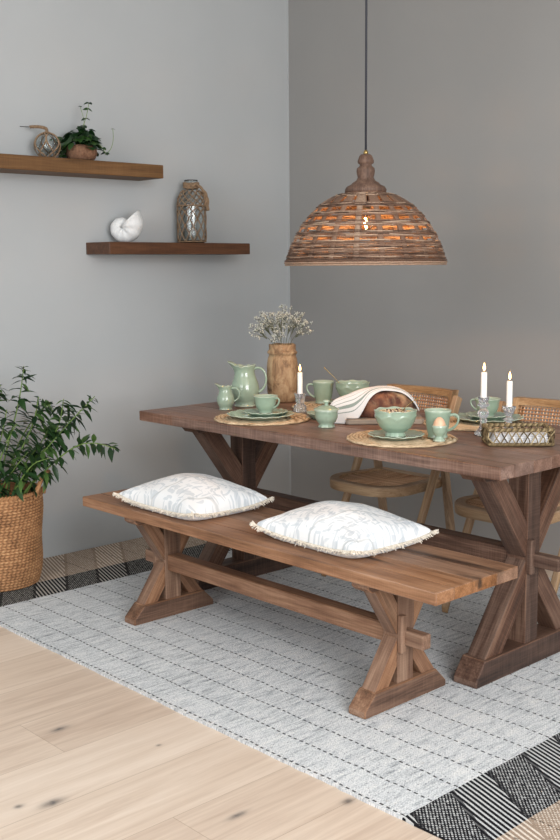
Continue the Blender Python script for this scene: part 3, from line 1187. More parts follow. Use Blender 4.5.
def vine(name, pts, rad, lf, size):
    q = catmull(pts, 6)
    m_ = MB()
    tube(m_, q, rad, 5)
    m_.build(name, M['stem'], ivy)
    for i in lf:
        c = q[min(int(i * (len(q) - 1)), len(q) - 1)]
        for s in (-1, 1):
            if rv.random() < 0.9:
                leaf(mbf, c, RR * s + FF * rv.uniform(-.4, .8) + Vector((0, 0, rv.uniform(-0.5, 0.4))), Vector((rv.uniform(0, .6), -0.3, 0.8)), size * rv.uniform(0.8, 1.2), size * rv.uniform(0.75, 1.0), rv, 0.12, 'round')


def ip(a, z, f=0.0):
    return IV + RR * a + FF * f + Vector((0, 0, z))


vine('vine', [ip(-0.005, 0.08), ip(0.012, 0.15, 0.01), ip(0.030, 0.20, 0.01), ip(0.042, 0.262, 0.0)], 0.0016, (0.25, 0.42, 0.62, 0.85, 1.0), 0.023)
vine('vine', [ip(0.018, 0.16), ip(0.014, 0.20), ip(0.004, 0.236), ip(0.002, 0.246)], 0.0012, (1.0,), 0.009)
vine('vine', [ip(0.05, 0.09), ip(0.085, 0.075, 0.01), ip(0.108, 0.045, 0.01), ip(0.118, 0.028, 0.01)], 0.0016, (0.3, 0.55, 0.8), 0.022)
vine('vine', [ip(0.116, 0.03, 0.01), ip(0.140, 0.06, 0.01), ip(0.150, 0.10, 0.01), ip(0.149, 0.145, 0.01)], 0.0012, (0.0, 1.0), 0.011)
vine('vine', [ip(-0.05, 0.09), ip(-0.085, 0.09), ip(-0.11, 0.105)], 0.0016, (0.5, 0.8, 1.0), 0.030)
vine('vine', [ip(-0.06, 0.07, -0.03), ip(-0.15, 0.055, -0.05), ip(-0.225, 0.075, -0.04), ip(-0.255, 0.10, -0.03)], 0.0014, (0.75, 0.9, 1.0), 0.022)
vine('vine', [ip(-0.05, 0.07, 0.03), ip(-0.075, 0.04, 0.03), ip(-0.085, 0.018, 0.03)], 0.0014, (0.6, 0.9, 1.0), 0.024)
mbf.build('foliage', M['ivy'], ivy)

# shell ornament: a coiled nautilus with an open mouth
SHC = Vector((0.10, -1.165, SL))
mb = MB()
rings = []
NS, NC = 130, 22
turns = 2.35
growth = 0.155 * 1.0
vs, fs = [], []
nrm3 = FF
cz_ = 0.068
th_end = 0.78
for i in range(NS + 1):
    th = turns * 2 * PI * i / NS
    R_ = 0.100 * math.exp(-0.135 * (turns * 2 * PI - th))
    ang = th_end - (turns * 2 * PI - th) * -1.0 * -1.0
    tr = R_ * 0.50
    cdist = R_ - tr
    cdir = RR * math.cos(ang) + Vector((0, 0, 1)) * math.sin(ang)
    cen = SHC + Vector((0, 0, cz_)) + RR * -0.024 + cdir * cdist
    flare = 1.0 + max(0, (i - NS * 0.88) / (NS * 0.12)) * 0.28
    rib = 1.0 + 0.03 * math.sin(th * 9)
    for k in range(NC):
        a = 2 * PI * k / NC
        vs.append(cen + cdir * (math.cos(a) * tr * flare * rib) + nrm3 * (math.sin(a) * tr * 1.12 * flare * rib))
for i in range(NS):
    for k in range(NC):
        k2 = (k + 1) % NC
        fs.append((i * NC + k, i * NC + k2, (i + 1) * NC + k2, (i + 1) * NC + k))
fs.append(tuple(range(NC)))
# inner lip: the mouth is a hollow
last = NS * NC
cen = sum((Vector(vs[last + k]) for k in range(NC)), Vector()) / NC
tgd = (Vector(vs[last]) - Vector(vs[last - NC])).normalized()
o0 = len(vs)
for sc_, dp in ((0.86, 0.0), (0.76, -0.018), (0.45, -0.034)):
    for k in range(NC):
        vs.append(cen + (Vector(vs[last + k]) - cen) * sc_ + tgd * dp)
prevr = last
for q in range(3):
    st = o0 + q * NC
    for k in range(NC):
        k2 = (k + 1) % NC
        fs.append((prevr + k, prevr + k2, st + k2, st + k))
    prevr = st
fs.append(tuple(prevr + k for k in range(NC)))
zmin = min(p.z for p in [Vector(q) for q in vs])
vs = [Vector((p[0], p[1], max(p[2] - zmin + SL - 0.002, SL + 0.0005))) for p in vs]
mb.add(vs, fs)
tag(mb.build('seashell', M['white_ceramic']), 'white coiled seashell ornament on the lower shelf', 'ornament')

# bottle in a rope net
BO = Vector((0.10, -0.772, SL))
bot_ = tag(empty('netted_bottle', BO), 'tall clear glass bottle wrapped in a brown rope net on the lower shelf', 'bottle')
BP = [(0.0, 0.0008), (0.060, 0.0008), (0.068, 0.008), (0.070, 0.02), (0.070, 0.19), (0.066, 0.222), (0.052, 0.250), (0.034, 0.268), (0.028, 0.280), (0.027, 0.300), (0.034, 0.306), (0.034, 0.313)]
mb = MB()
lathe(mb, BP + [(r - 0.004, z + (0.004 if z < 0.01 else -0.001)) for r, z in BP[1:]][::-1] + [(0, 0.006)], 44, BO)
mb.build('glass_body', M['glass'], bot_)


def bot_r(z):
    for (r0, z0), (r1, z1) in zip(BP[1:], BP[2:]):
        if z0 <= z <= z1:
            return r0 + (r1 - r0) * (z - z0) / max(1e-6, z1 - z0)
    return 0.028


mb = MB()
NH = 11
for k in range(NH):
    for s in (-1, 1):
        pts = []
        z = 0.006
        a = 2 * PI * k / NH
        while z < 0.268:
            r = bot_r(z) + 0.0028
            pts.append(BO + Vector((r * math.cos(a), r * math.sin(a), z)))
            lowp = 1.0 if z < 0.15 else 2.1
            z += 0.006
            a += s * 0.006 / 0.075 * 0.62 * lowp * (0.9 + 0.1 * math.sin(z * 60 + k))
        tube(mb, pts, 0.0026, 5)
for z in (0.008, 0.186):
    tube(mb, [BO + Vector(((bot_r(z) + 0.003) * math.cos(2 * PI * i / 32), (bot_r(z) + 0.003) * math.sin(2 * PI * i / 32), z)) for i in range(32)], 0.0032, 6, closed=True)
mb.build('rope_net', M['rope'], bot_)
mb = MB()
for z in (0.276, 0.286, 0.294):
    tube(mb, [BO + Vector((0.036 * math.cos(2 * PI * i / 24), 0.036 * math.sin(2 * PI * i / 24), z + 0.003 * math.sin(4 * PI * i / 24))) for i in range(24)], 0.0065, 7, closed=True)
k0 = BO + RR * 0.012 + FF * 0.036 + Vector((0, 0, 0.286))
for e, (dx_, dz_) in enumerate(((0.062, -0.105), (0.072, -0.125))):
    pp = catmull([k0, k0 + RR * 0.030 + Vector((0, 0, -0.004)), k0 + RR * (dx_ - 0.004) + FF * -0.004 + Vector((0, 0, -0.045 - e * 0.01)), k0 + RR * dx_ + FF * -0.006 + Vector((0, 0, dz_))], 6)
    for ph in (0, PI):
        tube(mb, [p + (RR * math.cos(ph + i * 0.9) + FF * math.sin(ph + i * 0.9)) * 0.0042 for i, p in enumerate(pp)], 0.0048, 6)
tube(mb, [k0 + Vector((0.010 * math.cos(a), 0.010 * math.sin(a), 0.006 * math.sin(2 * a))) for a in [2 * PI * i / 14 for i in range(14)]], 0.008, 7, closed=True)
mb.build('rope_tie', M['rope'], bot_)


# ------------------------------------------------------------------ pendant lamp
LC = Vector((1.622, -1.142, 0.0))
lamp = tag(empty('pendant_lamp', (LC.x, LC.y, 1.385)), 'large woven rattan dome pendant lamp with turned wooden top, lit over the table', 'lamp')
LP = [(0.312, 1.384), (0.301, 1.418), (0.288, 1.452), (0.270, 1.488), (0.248, 1.524), (0.222, 1.556), (0.192, 1.586), (0.158, 1.612), (0.118, 1.632), (0.080, 1.642)]
lpc = catmull([(r * 0.972, z, 0) for r, z in LP], 12)
arc = [0.0]
for a, b in zip(lpc, lpc[1:]):
    arc.append(arc[-1] + (b - a).length)
TOT = arc[-1]


def shade(s):
    s = max(0.0, min(TOT, s))
    for i in range(len(arc) - 1):
        if arc[i + 1] >= s:
            u = (s - arc[i]) / max(1e-9, arc[i + 1] - arc[i])
            q = lpc[i] * (1 - u) + lpc[i + 1] * u
            tg = (lpc[i + 1] - lpc[i]).normalized()
            return q.x, q.y, tg
    return lpc[-1].x, lpc[-1].y, Vector((-1, 0, 0))


NR = 20
rl = random.Random(7)
mbr, mbw = MB(), MB()
for k in range(NR):
    a = 2 * PI * k / NR
    ca, sa = math.cos(a), math.sin(a)
    vs, fs = [], []
    ns = 26
    for i in range(ns + 1):
        s = TOT * i / ns
        r, z, tg = shade(s)
        wdt = 0.0115 if r > 0.17 else 0.0115 * max(0.45, r / 0.17)
        if s > 0.245:
            wdt = r * PI / NR * 0.86
        c = LC + Vector((r * ca, r * sa, z))
        e = Vector((-sa, ca, 0)) * wdt
        nn = Vector((ca * -tg.y * -1, sa * tg.y, -tg.x)).normalized() * 0.0022
        vs += [c - e - nn, c + e - nn, c + e * 0.7 + nn, c - e * 0.7 + nn]
    for i in range(ns):
        for j in range(4):
            fs.append((i * 4 + j, i * 4 + (j + 1) % 4, i * 4 + 4 + (j + 1) % 4, i * 4 + 4 + j))
    tn = rl.uniform(0.25, 0.7)
    mbr.add(vs, fs, [(tn, 0, 0)] * len(vs))
# four open rows between the weft bands
opens = [(0.090, 0.010), (0.133, 0.0155), (0.180, 0.0145), (0.226, 0.015), (0.287, 0.042)]
s = 0.012
row = 0
while s < TOT * 0.985:
    if any(abs(s - c) < h / 2 + 0.0018 for c, h in opens):
        s += 0.002
        continue
    r, z, tg = shade(s)
    thick = 0.0019
    seg = NR * 8
    pts = []
    ph0 = rl.uniform(0, 6)
    for i in range(seg):
        a = 2 * PI * i / seg
        w = (1 if row % 2 else -1) * math.cos(a * NR / 2.0)
        ro = 0.0006 + 0.0040 * w + 0.0012 * math.sin(3 * a + ph0)
        zo = 0.0012 * math.sin(5 * a + ph0) + 0.0008 * math.sin(11 * a + 2 * ph0)
        pts.append(LC + Vector(((r + ro) * math.cos(a), (r + ro) * math.sin(a), z + zo)))
    tn = rl.uniform(0.1, 0.85)
    n0 = len(mbw.v)
    tube(mbw, pts, thick, 5, closed=True, tone=tn)
    for i in range(n0, len(mbw.v)):
        q = mbw.v[i]
        th_ = math.atan2(q.y - LC.y, q.x - LC.x)
        mbw.wc[i] = Vector((max(0, min(1, tn + 0.28 * mnoise.noise(Vector((th_ * 2.2, row * 3.7, 0))))), 0, 0))
    s += thick * 1.62
    row += 1
shade_o = mbw.build('woven_shade', M['rattan'], lamp)
mbr.build('shade_ribs', M['rattan'], lamp)
mb = MB()
for j, (dr, dz) in enumerate(((0.0, 0.0), (0.003, 0.0075), (0.0015, 0.015))):
    pts = []
    for ph in (0.0,):
        pts = []
        for i in range(160):
            a = 2 * PI * i / 160
            w = a * 30 + ph + j
            pts.append(LC + Vector(((0.304 + dr + 0.0004 * math.cos(w)) * math.cos(a), (0.304 + dr + 0.0004 * math.cos(w)) * math.sin(a), 1.376 + dz + 0.0004 * math.sin(w))))
        tube(mb, pts, 0.0036, 5, closed=True)
mb.build('braided_rim', M['rattan'], lamp)
mb = MB()
CP = [(0.0, 1.640), (0.070, 1.640), (0.078, 1.646), (0.079, 1.656), (0.072, 1.668), (0.056, 1.676), (0.050, 1.683), (0.036, 1.692), (0.030, 1.704), (0.033, 1.716), (0.035, 1.728), (0.033, 1.740),
      (0.024, 1.748), (0.022, 1.754), (0.030, 1.760), (0.031, 1.768), (0.028, 1.776), (0.024, 1.788), (0.018, 1.794), (0.0, 1.794)]
CP = [(r, 1.640 + (z - 1.640) * 0.945) for r, z in CP]
lathe(mb, CP, 48, LC)
mb.wc = [Vector((p.z * 1.0, p.x, p.y)) for p in mb.v]
mb.build('turned_cap', M['lampwood'], lamp)
mb = MB()
lathe(mb, [(0.0, 1.783), (0.009, 1.783), (0.009, 1.795), (0.004, 1.802), (0.0, 1.802)], 20, LC)
mb.build('cord_grip', M['brass'], lamp)
mb = MB()
tube(mb, [LC + Vector((0, 0, z)) for z in (1.797, 2.1, 2.4, CEIL)], 0.0042, 8)
mb.build('cord', M['cord'], lamp)
mb = MB()
lathe(mb, [(0.0, 1.585), (0.018, 1.585), (0.021, 1.592), (0.021, 1.635), (0.016, 1.641), (0, 1.641)], 24, LC)
mb.build('socket', M['cord'], lamp)
mb = MB()
lathe(mb, [(0.0, 1.500), (0.013, 1.503), (0.024, 1.513), (0.029, 1.530), (0.026, 1.548), (0.017, 1.566), (0.013, 1.580), (0.013, 1.588), (0, 1.588)], 28, LC)
bulb = mb.build('bulb', plain('bulb_glass', (255, 246, 230), 0.02, Transmission_Weight=1.0, IOR=1.2), lamp)
mb = MB()
tube(mb, catmull([LC + Vector((0.004 * math.cos(i * 2.2), 0.004 * math.sin(i * 2.2), 1.516 + 0.008 * i)) for i in range(5)], 5), 0.0032, 6)
mb.build('filament', M['bulb'], bulb)


# ------------------------------------------------------------------ basket and its plant
BK = Vector((0.212, -1.978, 0.001))
bask = tag(empty('woven_basket', BK), 'tall round braided seagrass basket with loop handles on the rug', 'basket')
mb = MB()
seg = 300
rows_n = 192
Hb = 0.405


def bask_r(z):
    u = z / Hb
    return 0.166 + 0.026 * math.sin(min(1.0, u * 1.5) * PI / 2) - 0.010 * max(0, u - 0.6) ** 1 * 1.0 + 0.006 * math.sin(u * 9)


vs, wcs, fs = [], [], []
for j in range(rows_n + 1):
    z = Hb * j / rows_n
    rowf = z / 0.0125
    ri = math.floor(rowf)
    fr_ = rowf - ri
    for k in range(seg):
        a = 2 * PI * k / seg
        ph = a * 60 + (1 if ri % 2 else -1) * fr_ * 2.8 + ri * 2.4
        strand = abs(math.sin(ph / 2))
        hgt = math.sin(PI * fr_) ** 0.6
        r = bask_r(z) + 0.0075 * hgt * (0.45 + 0.55 * strand) - 0.002
        vs.append(BK + Vector((r * math.cos(a), r * math.sin(a), z)))
        tn = 0.18 + 0.55 * strand * hgt + 0.26 * mnoise.noise(Vector((math.floor(ph / (2 * PI)) * 1.7, ri * 2.3, 0.5))) + 0.12 * mnoise.noise(Vector((a * 3, z * 9, 2)))  # tone drops in the furrows between strands: weave shade painted in
        wcs.append((tn, a, z))
for j in range(rows_n):
    for k in range(seg):
        k2 = (k + 1) % seg
        fs.append((j * seg + k, j * seg + k2, (j + 1) * seg + k2, (j + 1) * seg + k))
n0 = len(vs)
for z in (Hb, 0.02):
    for k in range(seg):
        a = 2 * PI * k / seg
        r = bask_r(z) - 0.012
        vs.append(BK + Vector((r * math.cos(a), r * math.sin(a), z)))
        wcs.append((0.3, a, z))
for k in range(seg):
    k2 = (k + 1) % seg
    fs.append((rows_n * seg + k, rows_n * seg + k2, n0 + k2, n0 + k))
    fs.append((n0 + k, n0 + k2, n0 + seg + k2, n0 + seg + k))
fs.append(tuple(n0 + seg + k for k in range(seg)))
fs.append(tuple(range(seg))[::-1])
mb.add(vs, fs, wcs)
mb.build('basket_body', M['seagrass'], bask)
mb = MB()
for ph in (0, PI):
    tube(mb, [BK + Vector(((bask_r(Hb) - 0.003 + 0.005 * math.cos(a * 40 + ph)) * math.cos(a), (bask_r(Hb) - 0.003 + 0.005 * math.cos(a * 40 + ph)) * math.sin(a), Hb + 0.004 + 0.004 * math.sin(a * 40 + ph))) for a in [2 * PI * i / 240 for i in range(240)]], 0.0056, 6, closed=True, tone=0.5)
mb.build('basket_rim', M['seagrass'], bask)
for s in (1, -1):
    mb = MB()
    base_a = math.atan2(0.731, 0.682) - (0.10 if s > 0 else 0.0)
    dirv = Vector((math.cos(base_a), math.sin(base_a), 0)) * s
    sdv = Vector((-dirv.y, dirv.x, 0))
    rr = bask_r(Hb) + 0.004
    hp = catmull([BK + dirv * rr + sdv * -0.055 + Vector((0, 0, Hb - 0.012)), BK + dirv * (rr + 0.006) + sdv * -0.052 + Vector((0, 0, Hb + 0.015)), BK + dirv * (rr + 0.026) + sdv * -0.034 + Vector((0, 0, Hb + 0.070)),
                  BK + dirv * (rr + 0.040) + sdv * 0.004 + Vector((0, 0, Hb + 0.092)), BK + dirv * (rr + 0.030) + sdv * 0.038 + Vector((0, 0, Hb + 0.062)), BK + dirv * (rr + 0.006) + sdv * 0.052 + Vector((0, 0, Hb + 0.01)), BK + dirv * rr + sdv * 0.055 + Vector((0, 0, Hb - 0.012))], 8)
    for ph in (0, 2.1, 4.2):
        tube(mb, [p + (dirv * math.cos(i * 0.75 + ph) + Vector((0, 0, 1)) * math.sin(i * 0.75 + ph) * 0.6 + sdv * math.sin(i * 0.75 + ph) * 0.6) * 0.0052 for i, p in enumerate(hp)], 0.0062, 6, tone=0.4 + 0.1 * ph / 2)
    mb.build('loop_handle', M['seagrass'], bask)

PL = BK + Vector((0, 0, 0.30))
plant = tag(empty('leafy_plant', PL), 'bushy green willow-leaved plant growing out of the braided basket', 'plant')
mb = MB()
lathe(mb, [(0, -0.27), (0.125, -0.27), (0.165, 0.015), (0.158, 0.018), (0.152, 0.005), (0, 0.008)], 32, PL)
mb.build('nursery_pot', M['cord'], plant)
mb = MB()
lathe(mb, [(0.152, 0.0), (0.08, 0.012), (0, 0.014)], 32, PL + Vector((0, 0, 0.004)), fr=lambda a, r, z, i: (r, z + 0.003 * math.sin(7 * a + r * 60)))
mb.build('soil', M['soil'], plant)
mbl = MB()
rp = random.Random(21)


def pp_(a, z, f=0.0):
    return BK + RR * (a + 0.08 * (z - 0.30)) + FF * f + Vector((0, 0, z))


stems = [
    ([(-0.02, 0.30, 0), (0.03, 0.55, 0.03), (0.08, 0.80, 0.02), (0.092, 0.955, 0.0)], 0.60),
    ([(0.02, 0.30, 0.05), (0.07, 0.50, 0.08), (0.15, 0.70, 0.06), (0.170, 0.825, 0.04)], 0.35),
    ([(0.06, 0.30, 0), (0.14, 0.50, 0.03), (0.25, 0.68, 0.03), (0.275, 0.815, 0.03)], 0.4),
    ([(0.06, 0.30, 0.03), (0.16, 0.52, 0.06), (0.28, 0.68, 0.07), (0.415, 0.83, 0.07)], 0.35),
    ([(0.07, 0.30, 0.02), (0.17, 0.46, 0.05), (0.32, 0.60, 0.07), (0.42, 0.63, 0.08), (0.52, 0.605, 0.09)], 0.36),
    ([(0.05, 0.30, -0.02), (0.13, 0.52, -0.02), (0.23, 0.66, -0.03), (0.33, 0.74, -0.03)], 0.3),
    ([(-0.05, 0.30, 0.03), (-0.06, 0.55, 0.06), (-0.03, 0.75, 0.07), (0.01, 0.88, 0.06)], 0.3),
    ([(-0.06, 0.30, 0.02), (-0.12, 0.55, 0.05), (-0.16, 0.74, 0.07), (-0.20, 0.86, 0.08)], 0.3),
    ([(-0.08, 0.30, 0), (-0.18, 0.50, 0.03), (-0.30, 0.66, 0.03), (-0.38, 0.70, 0.03)], 0.3),
    ([(0.0, 0.30, 0.08), (0.02, 0.47, 0.14), (0.06, 0.62, 0.17), (0.11, 0.73, 0.17)], 0.3),
    ([(0.03, 0.30, -0.04), (0.05, 0.55, -0.06), (0.13, 0.72, -0.07), (0.20, 0.78, -0.07)], 0.3),
    ([(-0.03, 0.30, 0.09), (-0.06, 0.46, 0.16), (-0.08, 0.60, 0.19), (-0.06, 0.70, 0.20)], 0.3),
    ([(0.05, 0.30, 0.06), (0.11, 0.45, 0.12), (0.18, 0.55, 0.15), (0.25, 0.58, 0.16)], 0.3),
    ([(0.01, 0.30, 0.05), (0.03, 0.42, 0.09), (0.09, 0.52, 0.12), (0.15, 0.60, 0.12)], 0.3),
    ([(-0.01, 0.30, 0.04), (-0.02, 0.50, 0.08), (0.03, 0.66, 0.10), (0.05, 0.78, 0.10)], 0.3),
    ([(-0.04, 0.30, -0.03), (-0.08, 0.52, -0.05), (-0.07, 0.70, -0.06), (-0.09, 0.83, -0.05)], 0.3),
    ([(0.08, 0.30, 0.02), (0.12, 0.40, 0.05), (0.20, 0.50, 0.05), (0.235, 0.47, 0.06)], 0.3),
    ([(0.04, 0.30, 0.0), (0.10, 0.50, 0.0), (0.18, 0.62, 0.01), (0.22, 0.70, 0.01)], 0.3),
]
for ctrl, bare in stems:
    q = catmull([pp_(a, z, f) for a, z, f in ctrl], 14)
    q = [Vector((max(p.x, 0.03), p.y, p.z)) for p in q]
    m_ = MB()
    tube(m_, q, lambda w: 0.0042 * (1 - 0.75 * w) + 0.0006, 6)
    m_.build('stem', M['stem'], plant)
    nq = len(q)
    ln = sum((b - a).length for a, b in zip(q, q[1:]))
    i = bare * 0.9 if bare < 0.5 else bare
    side = 0
    while i < 1.0:
        k = min(int(i * (nq - 1)), nq - 2)
        c = q[k]
        tg = (q[k + 1] - q[k]).normalized()
        for rep in range(2 if rp.random() < 0.55 else 1):
            az = side * 2.4 + rep * PI + rp.uniform(-.5, .5)
            s1 = tg.cross(Vector((0.3, 0.2, 1))).normalized()
            s2 = s1.cross(tg)
            out = s1 * math.cos(az) + s2 * math.sin(az)
            d = tg * rp.uniform(0.15, 0.7) + out * 0.9 + Vector((0, 0, rp.uniform(-0.95, 0.15)))
            L_ = rp.uniform(0.048, 0.084) * (1.0 if i < 0.93 else 0.6)
            e = c + d.normalized() * L_
            if e.x < 0.015:
                d.x = abs(d.x) * 0.4
            leaf(mbl, c, d, Vector((rp.uniform(-.4, .4), rp.uniform(-.4, .4), 1)), L_, L_ * rp.uniform(0.28, 0.42), rp, 0.3)
        side += 1
        i += 0.0138 / ln * rp.uniform(0.7, 1.3)
mbl.build('foliage', M['leaf'], plant)


# ------------------------------------------------------------------ tableware
def mat_disc(loc, label, seed):
    mb = MB()
    R = 0.193
    nr, seg = 64, 216
    vs, wcs, fs = [(loc[0], loc[1], loc[2] + 0.006)], [(0.5, 0, 0)], []
    rnd = random.Random(seed)
    for j in range(1, nr + 1):
        u = j / nr
        for k in range(seg):
            a = 2 * PI * k / seg
            r = R * u
            ring = u * 12.0 + k / seg
            fr_ = ring - math.floor(ring)
            ph = r * a / 0.0085 + math.floor(ring) * 2.0
            strand = abs(math.sin(ph / 2 + fr_ * 1.6))
            hh = math.sin(PI * fr_) ** 0.7
            z = 0.003 + 0.0055 * hh * (0.5 + 0.5 * strand)
            rr = r
            if j == nr:
                z = 0.0012
                rr = r + 0.002 * math.sin(a * 62) + 0.0012 * math.sin(a * 17 + seed)
            vs.append((loc[0] + rr * math.cos(a), loc[1] + rr * math.sin(a), loc[2] + z))
            wcs.append((0.14 + 0.60 * strand * hh + 0.36 * mnoise.noise(Vector((math.floor(ph / PI) * 1.3, math.floor(ring) * 3.1, seed))), 0, 0))  # braid gaps get a darker tone, their shading put into the colour
    for k in range(seg):
        fs.append((0, 1 + k, 1 + (k + 1) % seg))
    for j in range(nr - 1):
        for k in range(seg):
            k2 = (k + 1) % seg
            fs.append((1 + j * seg + k, 1 + (j + 1) * seg + k, 1 + (j + 1) * seg + k2, 1 + j * seg + k2))
    fs.append(tuple(1 + (nr - 1) * seg + k for k in range(seg))[::-1])
    mb.add(vs, fs, wcs)
    return tag(mb.build('placemat', M['placemat']), label, 'placemat', 'round straw placemats')


PMZ = TOPZ + 0.0009
P1 = Vector((1.277, -1.367, PMZ))
P2 = Vector((1.998, -1.362, PMZ))
P3 = Vector((1.240, -0.902, PMZ))
P4 = Vector((1.960, -0.897, PMZ))
mat_disc(P1, 'round straw placemat under the front dinner plate and cup', 1)
mat_disc(P2, 'round straw placemat under the muesli bowl, mug and egg cup', 2)
mat_disc(P3, 'round straw placemat under the far mug and bowl behind the sugar bowl', 3)
mat_disc(P4, 'round straw placemat under the far plates behind the tall crystal candlestick', 4)
PZ = PMZ + 0.0085


def scal(n, amp, zlo=-1.0, zhi=9.0):
    def f(a, r, z, i):
        return (r * (1 + amp * math.cos(n * a)), z) if zlo <= z <= zhi else (r, z)
    return f


def plate(name, loc, R, label, group, h=0.018, wav=True):
    mb = MB()
    pr = [(0, 0.004), (R * 0.30, 0.004), (R * 0.58, 0.0015), (R * 0.60, 0.0), (R * 0.64, 0.0), (R * 0.66, 0.003), (R * 0.80, h * 0.42), (R * 0.97, h * 0.9), (R * 0.995, h * 0.97), (R, h),
          (R * 0.985, h + 0.0022), (R * 0.95, h + 0.0012), (R * 0.78, h * 0.42 + 0.005), (R * 0.66, 0.0085), (R * 0.60, 0.0075), (R * 0.3, 0.007), (0, 0.007)]
    f = (lambda a, r, z, i: (r * (1 + (0.008 if r > R * 0.9 else 0.0) * math.cos(16 * a)), z + (0.0012 * math.cos(16 * a) if r > R * 0.9 else 0))) if wav else None
    lathe(mb, pr, 96, loc, f)
    return tag(mb.build(name, M['sage']), label, 'plate', group)


def handle(mb, c, dirv, zt, zb, r_top, r_bot, out, rad, kick=0.0):
    d = Vector((dirv[0], dirv[1], 0)).normalized()
    c = Vector(c)
    zt_, zb_ = Vector((0, 0, zt)), Vector((0, 0, zb))
    h = zt - zb
    a0, a3 = c + d * (r_top - 0.003) + zt_, c + d * (r_bot - 0.003) + zb_
    a1 = c + d * (r_top + out * 1.30) + zt_ + Vector((0, 0, h * (0.30 + kick)))
    a2 = c + d * (r_bot + out * 1.28) + zb_ + Vector((0, 0, h * 0.16))
    pts = []
    for i in range(25):
        u = i / 24
        pts.append(a0 * (1 - u) ** 3 + a1 * 3 * u * (1 - u) ** 2 + a2 * 3 * u * u * (1 - u) + a3 * u ** 3)
    tube(mb, pts, lambda w: rad * (1.15 - 0.35 * math.sin(PI * w)), 10, flat=1.0, tone=0.5)


def teacup(loc, hd, label, group):
    root = tag(empty('teacup', loc), label, 'cup', group)
    mb = MB()
    lathe(mb, [(0, 0.003), (0.022, 0.003), (0.024, 0.0005), (0.028, 0.001), (0.026, 0.007), (0.027, 0.010), (0.036, 0.020), (0.0425, 0.036), (0.0445, 0.052), (0.047, 0.064), (0.0495, 0.068), (0.0485, 0.0695),
               (0.0455, 0.066), (0.0425, 0.050), (0.0395, 0.036), (0.031, 0.019), (0.015, 0.011), (0, 0.010)], 64, loc,
          lambda a, r, z, i: (r * (1 + (0.025 if z < 0.006 else 0.012 if z > 0.06 else 0.0) * math.cos(10 * a)), z))
    mb.build('bowl', M['sage'], root)
    mb = MB()
    handle(mb, loc, hd, 0.060, 0.022, 0.045, 0.036, 0.026, 0.0042, 0.05)
    mb.build('handle', M['sage'], root)
    return root


def mug(loc, hd, label, group):
    root = tag(empty('mug', loc), label, 'mug', group)
    mb = MB()
    lathe(mb, [(0, 0.003), (0.030, 0.003), (0.032, 0.0005), (0.036, 0.001), (0.035, 0.006), (0.033, 0.010), (0.036, 0.022), (0.040, 0.042), (0.0425, 0.066), (0.0455, 0.088), (0.0475, 0.096), (0.0465, 0.0975),
               (0.0435, 0.094), (0.0395, 0.066), (0.037, 0.042), (0.032, 0.016), (0, 0.012)], 64, loc,
          lambda a, r, z, i: (r * (1 + (0.02 if z < 0.007 else 0.008 if z > 0.085 else 0.0) * math.cos(9 * a)), z))
    mb.build('mug_body', M['sage'], root)
    mb = MB()
    handle(mb, loc, hd, 0.078, 0.026, 0.044, 0.037, 0.034, 0.0050, 0.12)
    mb.build('handle', M['sage'], root)
    mb = MB()
    lathe(mb, [(0.0418, 0.082), (0.030, 0.0835), (0, 0.0845)], 48, loc)
    tag(mb.build('milky_coffee', M['coffee']), 'milky coffee filling ' + ('the front mug' if loc[1] < -1.1 else 'the far mug'), 'drink', 'coffee in the mugs')
    return root


def bowl(loc, label, group):
    root = tag(empty('breakfast_bowl', loc), label, 'bowl', group)
    mb = MB()
    pr = [(0, 0.004), (0.028, 0.004), (0.030, 0.0005), (0.036, 0.001), (0.034, 0.008), (0.031, 0.014), (0.040, 0.019), (0.055, 0.032), (0.0655, 0.050), (0.0705, 0.066), (0.072, 0.076), (0.0725, 0.084), (0.0740, 0.0905),
          (0.0728, 0.092), (0.0700, 0.089), (0.0685, 0.076), (0.064, 0.055), (0.052, 0.034), (0.030, 0.021), (0, 0.019)]

    def f(a, r, z, i):
        if z < 0.012:
            return r * (1 + 0.03 * math.cos(10 * a)), z
        if z > 0.086:
            return r * (1 + 0.012 * math.cos(8 * a)), z + 0.0018 * math.cos(8 * a)
        if 0.06 < z < 0.08 and i < 13:
            s = abs(math.sin(4 * a))
            d = (z - 0.062 - 0.012 * s)
            return r + 0.0022 * math.exp(-(d / 0.004) ** 2), z
        return r, z
    pr2 = []
    for (a, b) in zip(pr[:13], pr[1:14]):
        for k in range(3):
            pr2.append((a[0] + (b[0] - a[0]) * k / 3, a[1] + (b[1] - a[1]) * k / 3))
    n13 = len(pr2)
    pr2 += pr[13:]
    lathe(mb, pr2, 96, loc, lambda a, r, z, i: f(a, r, z, 0 if i < n13 else 20))
    mb.build('bowl_body', M['sage'], root)
    return root


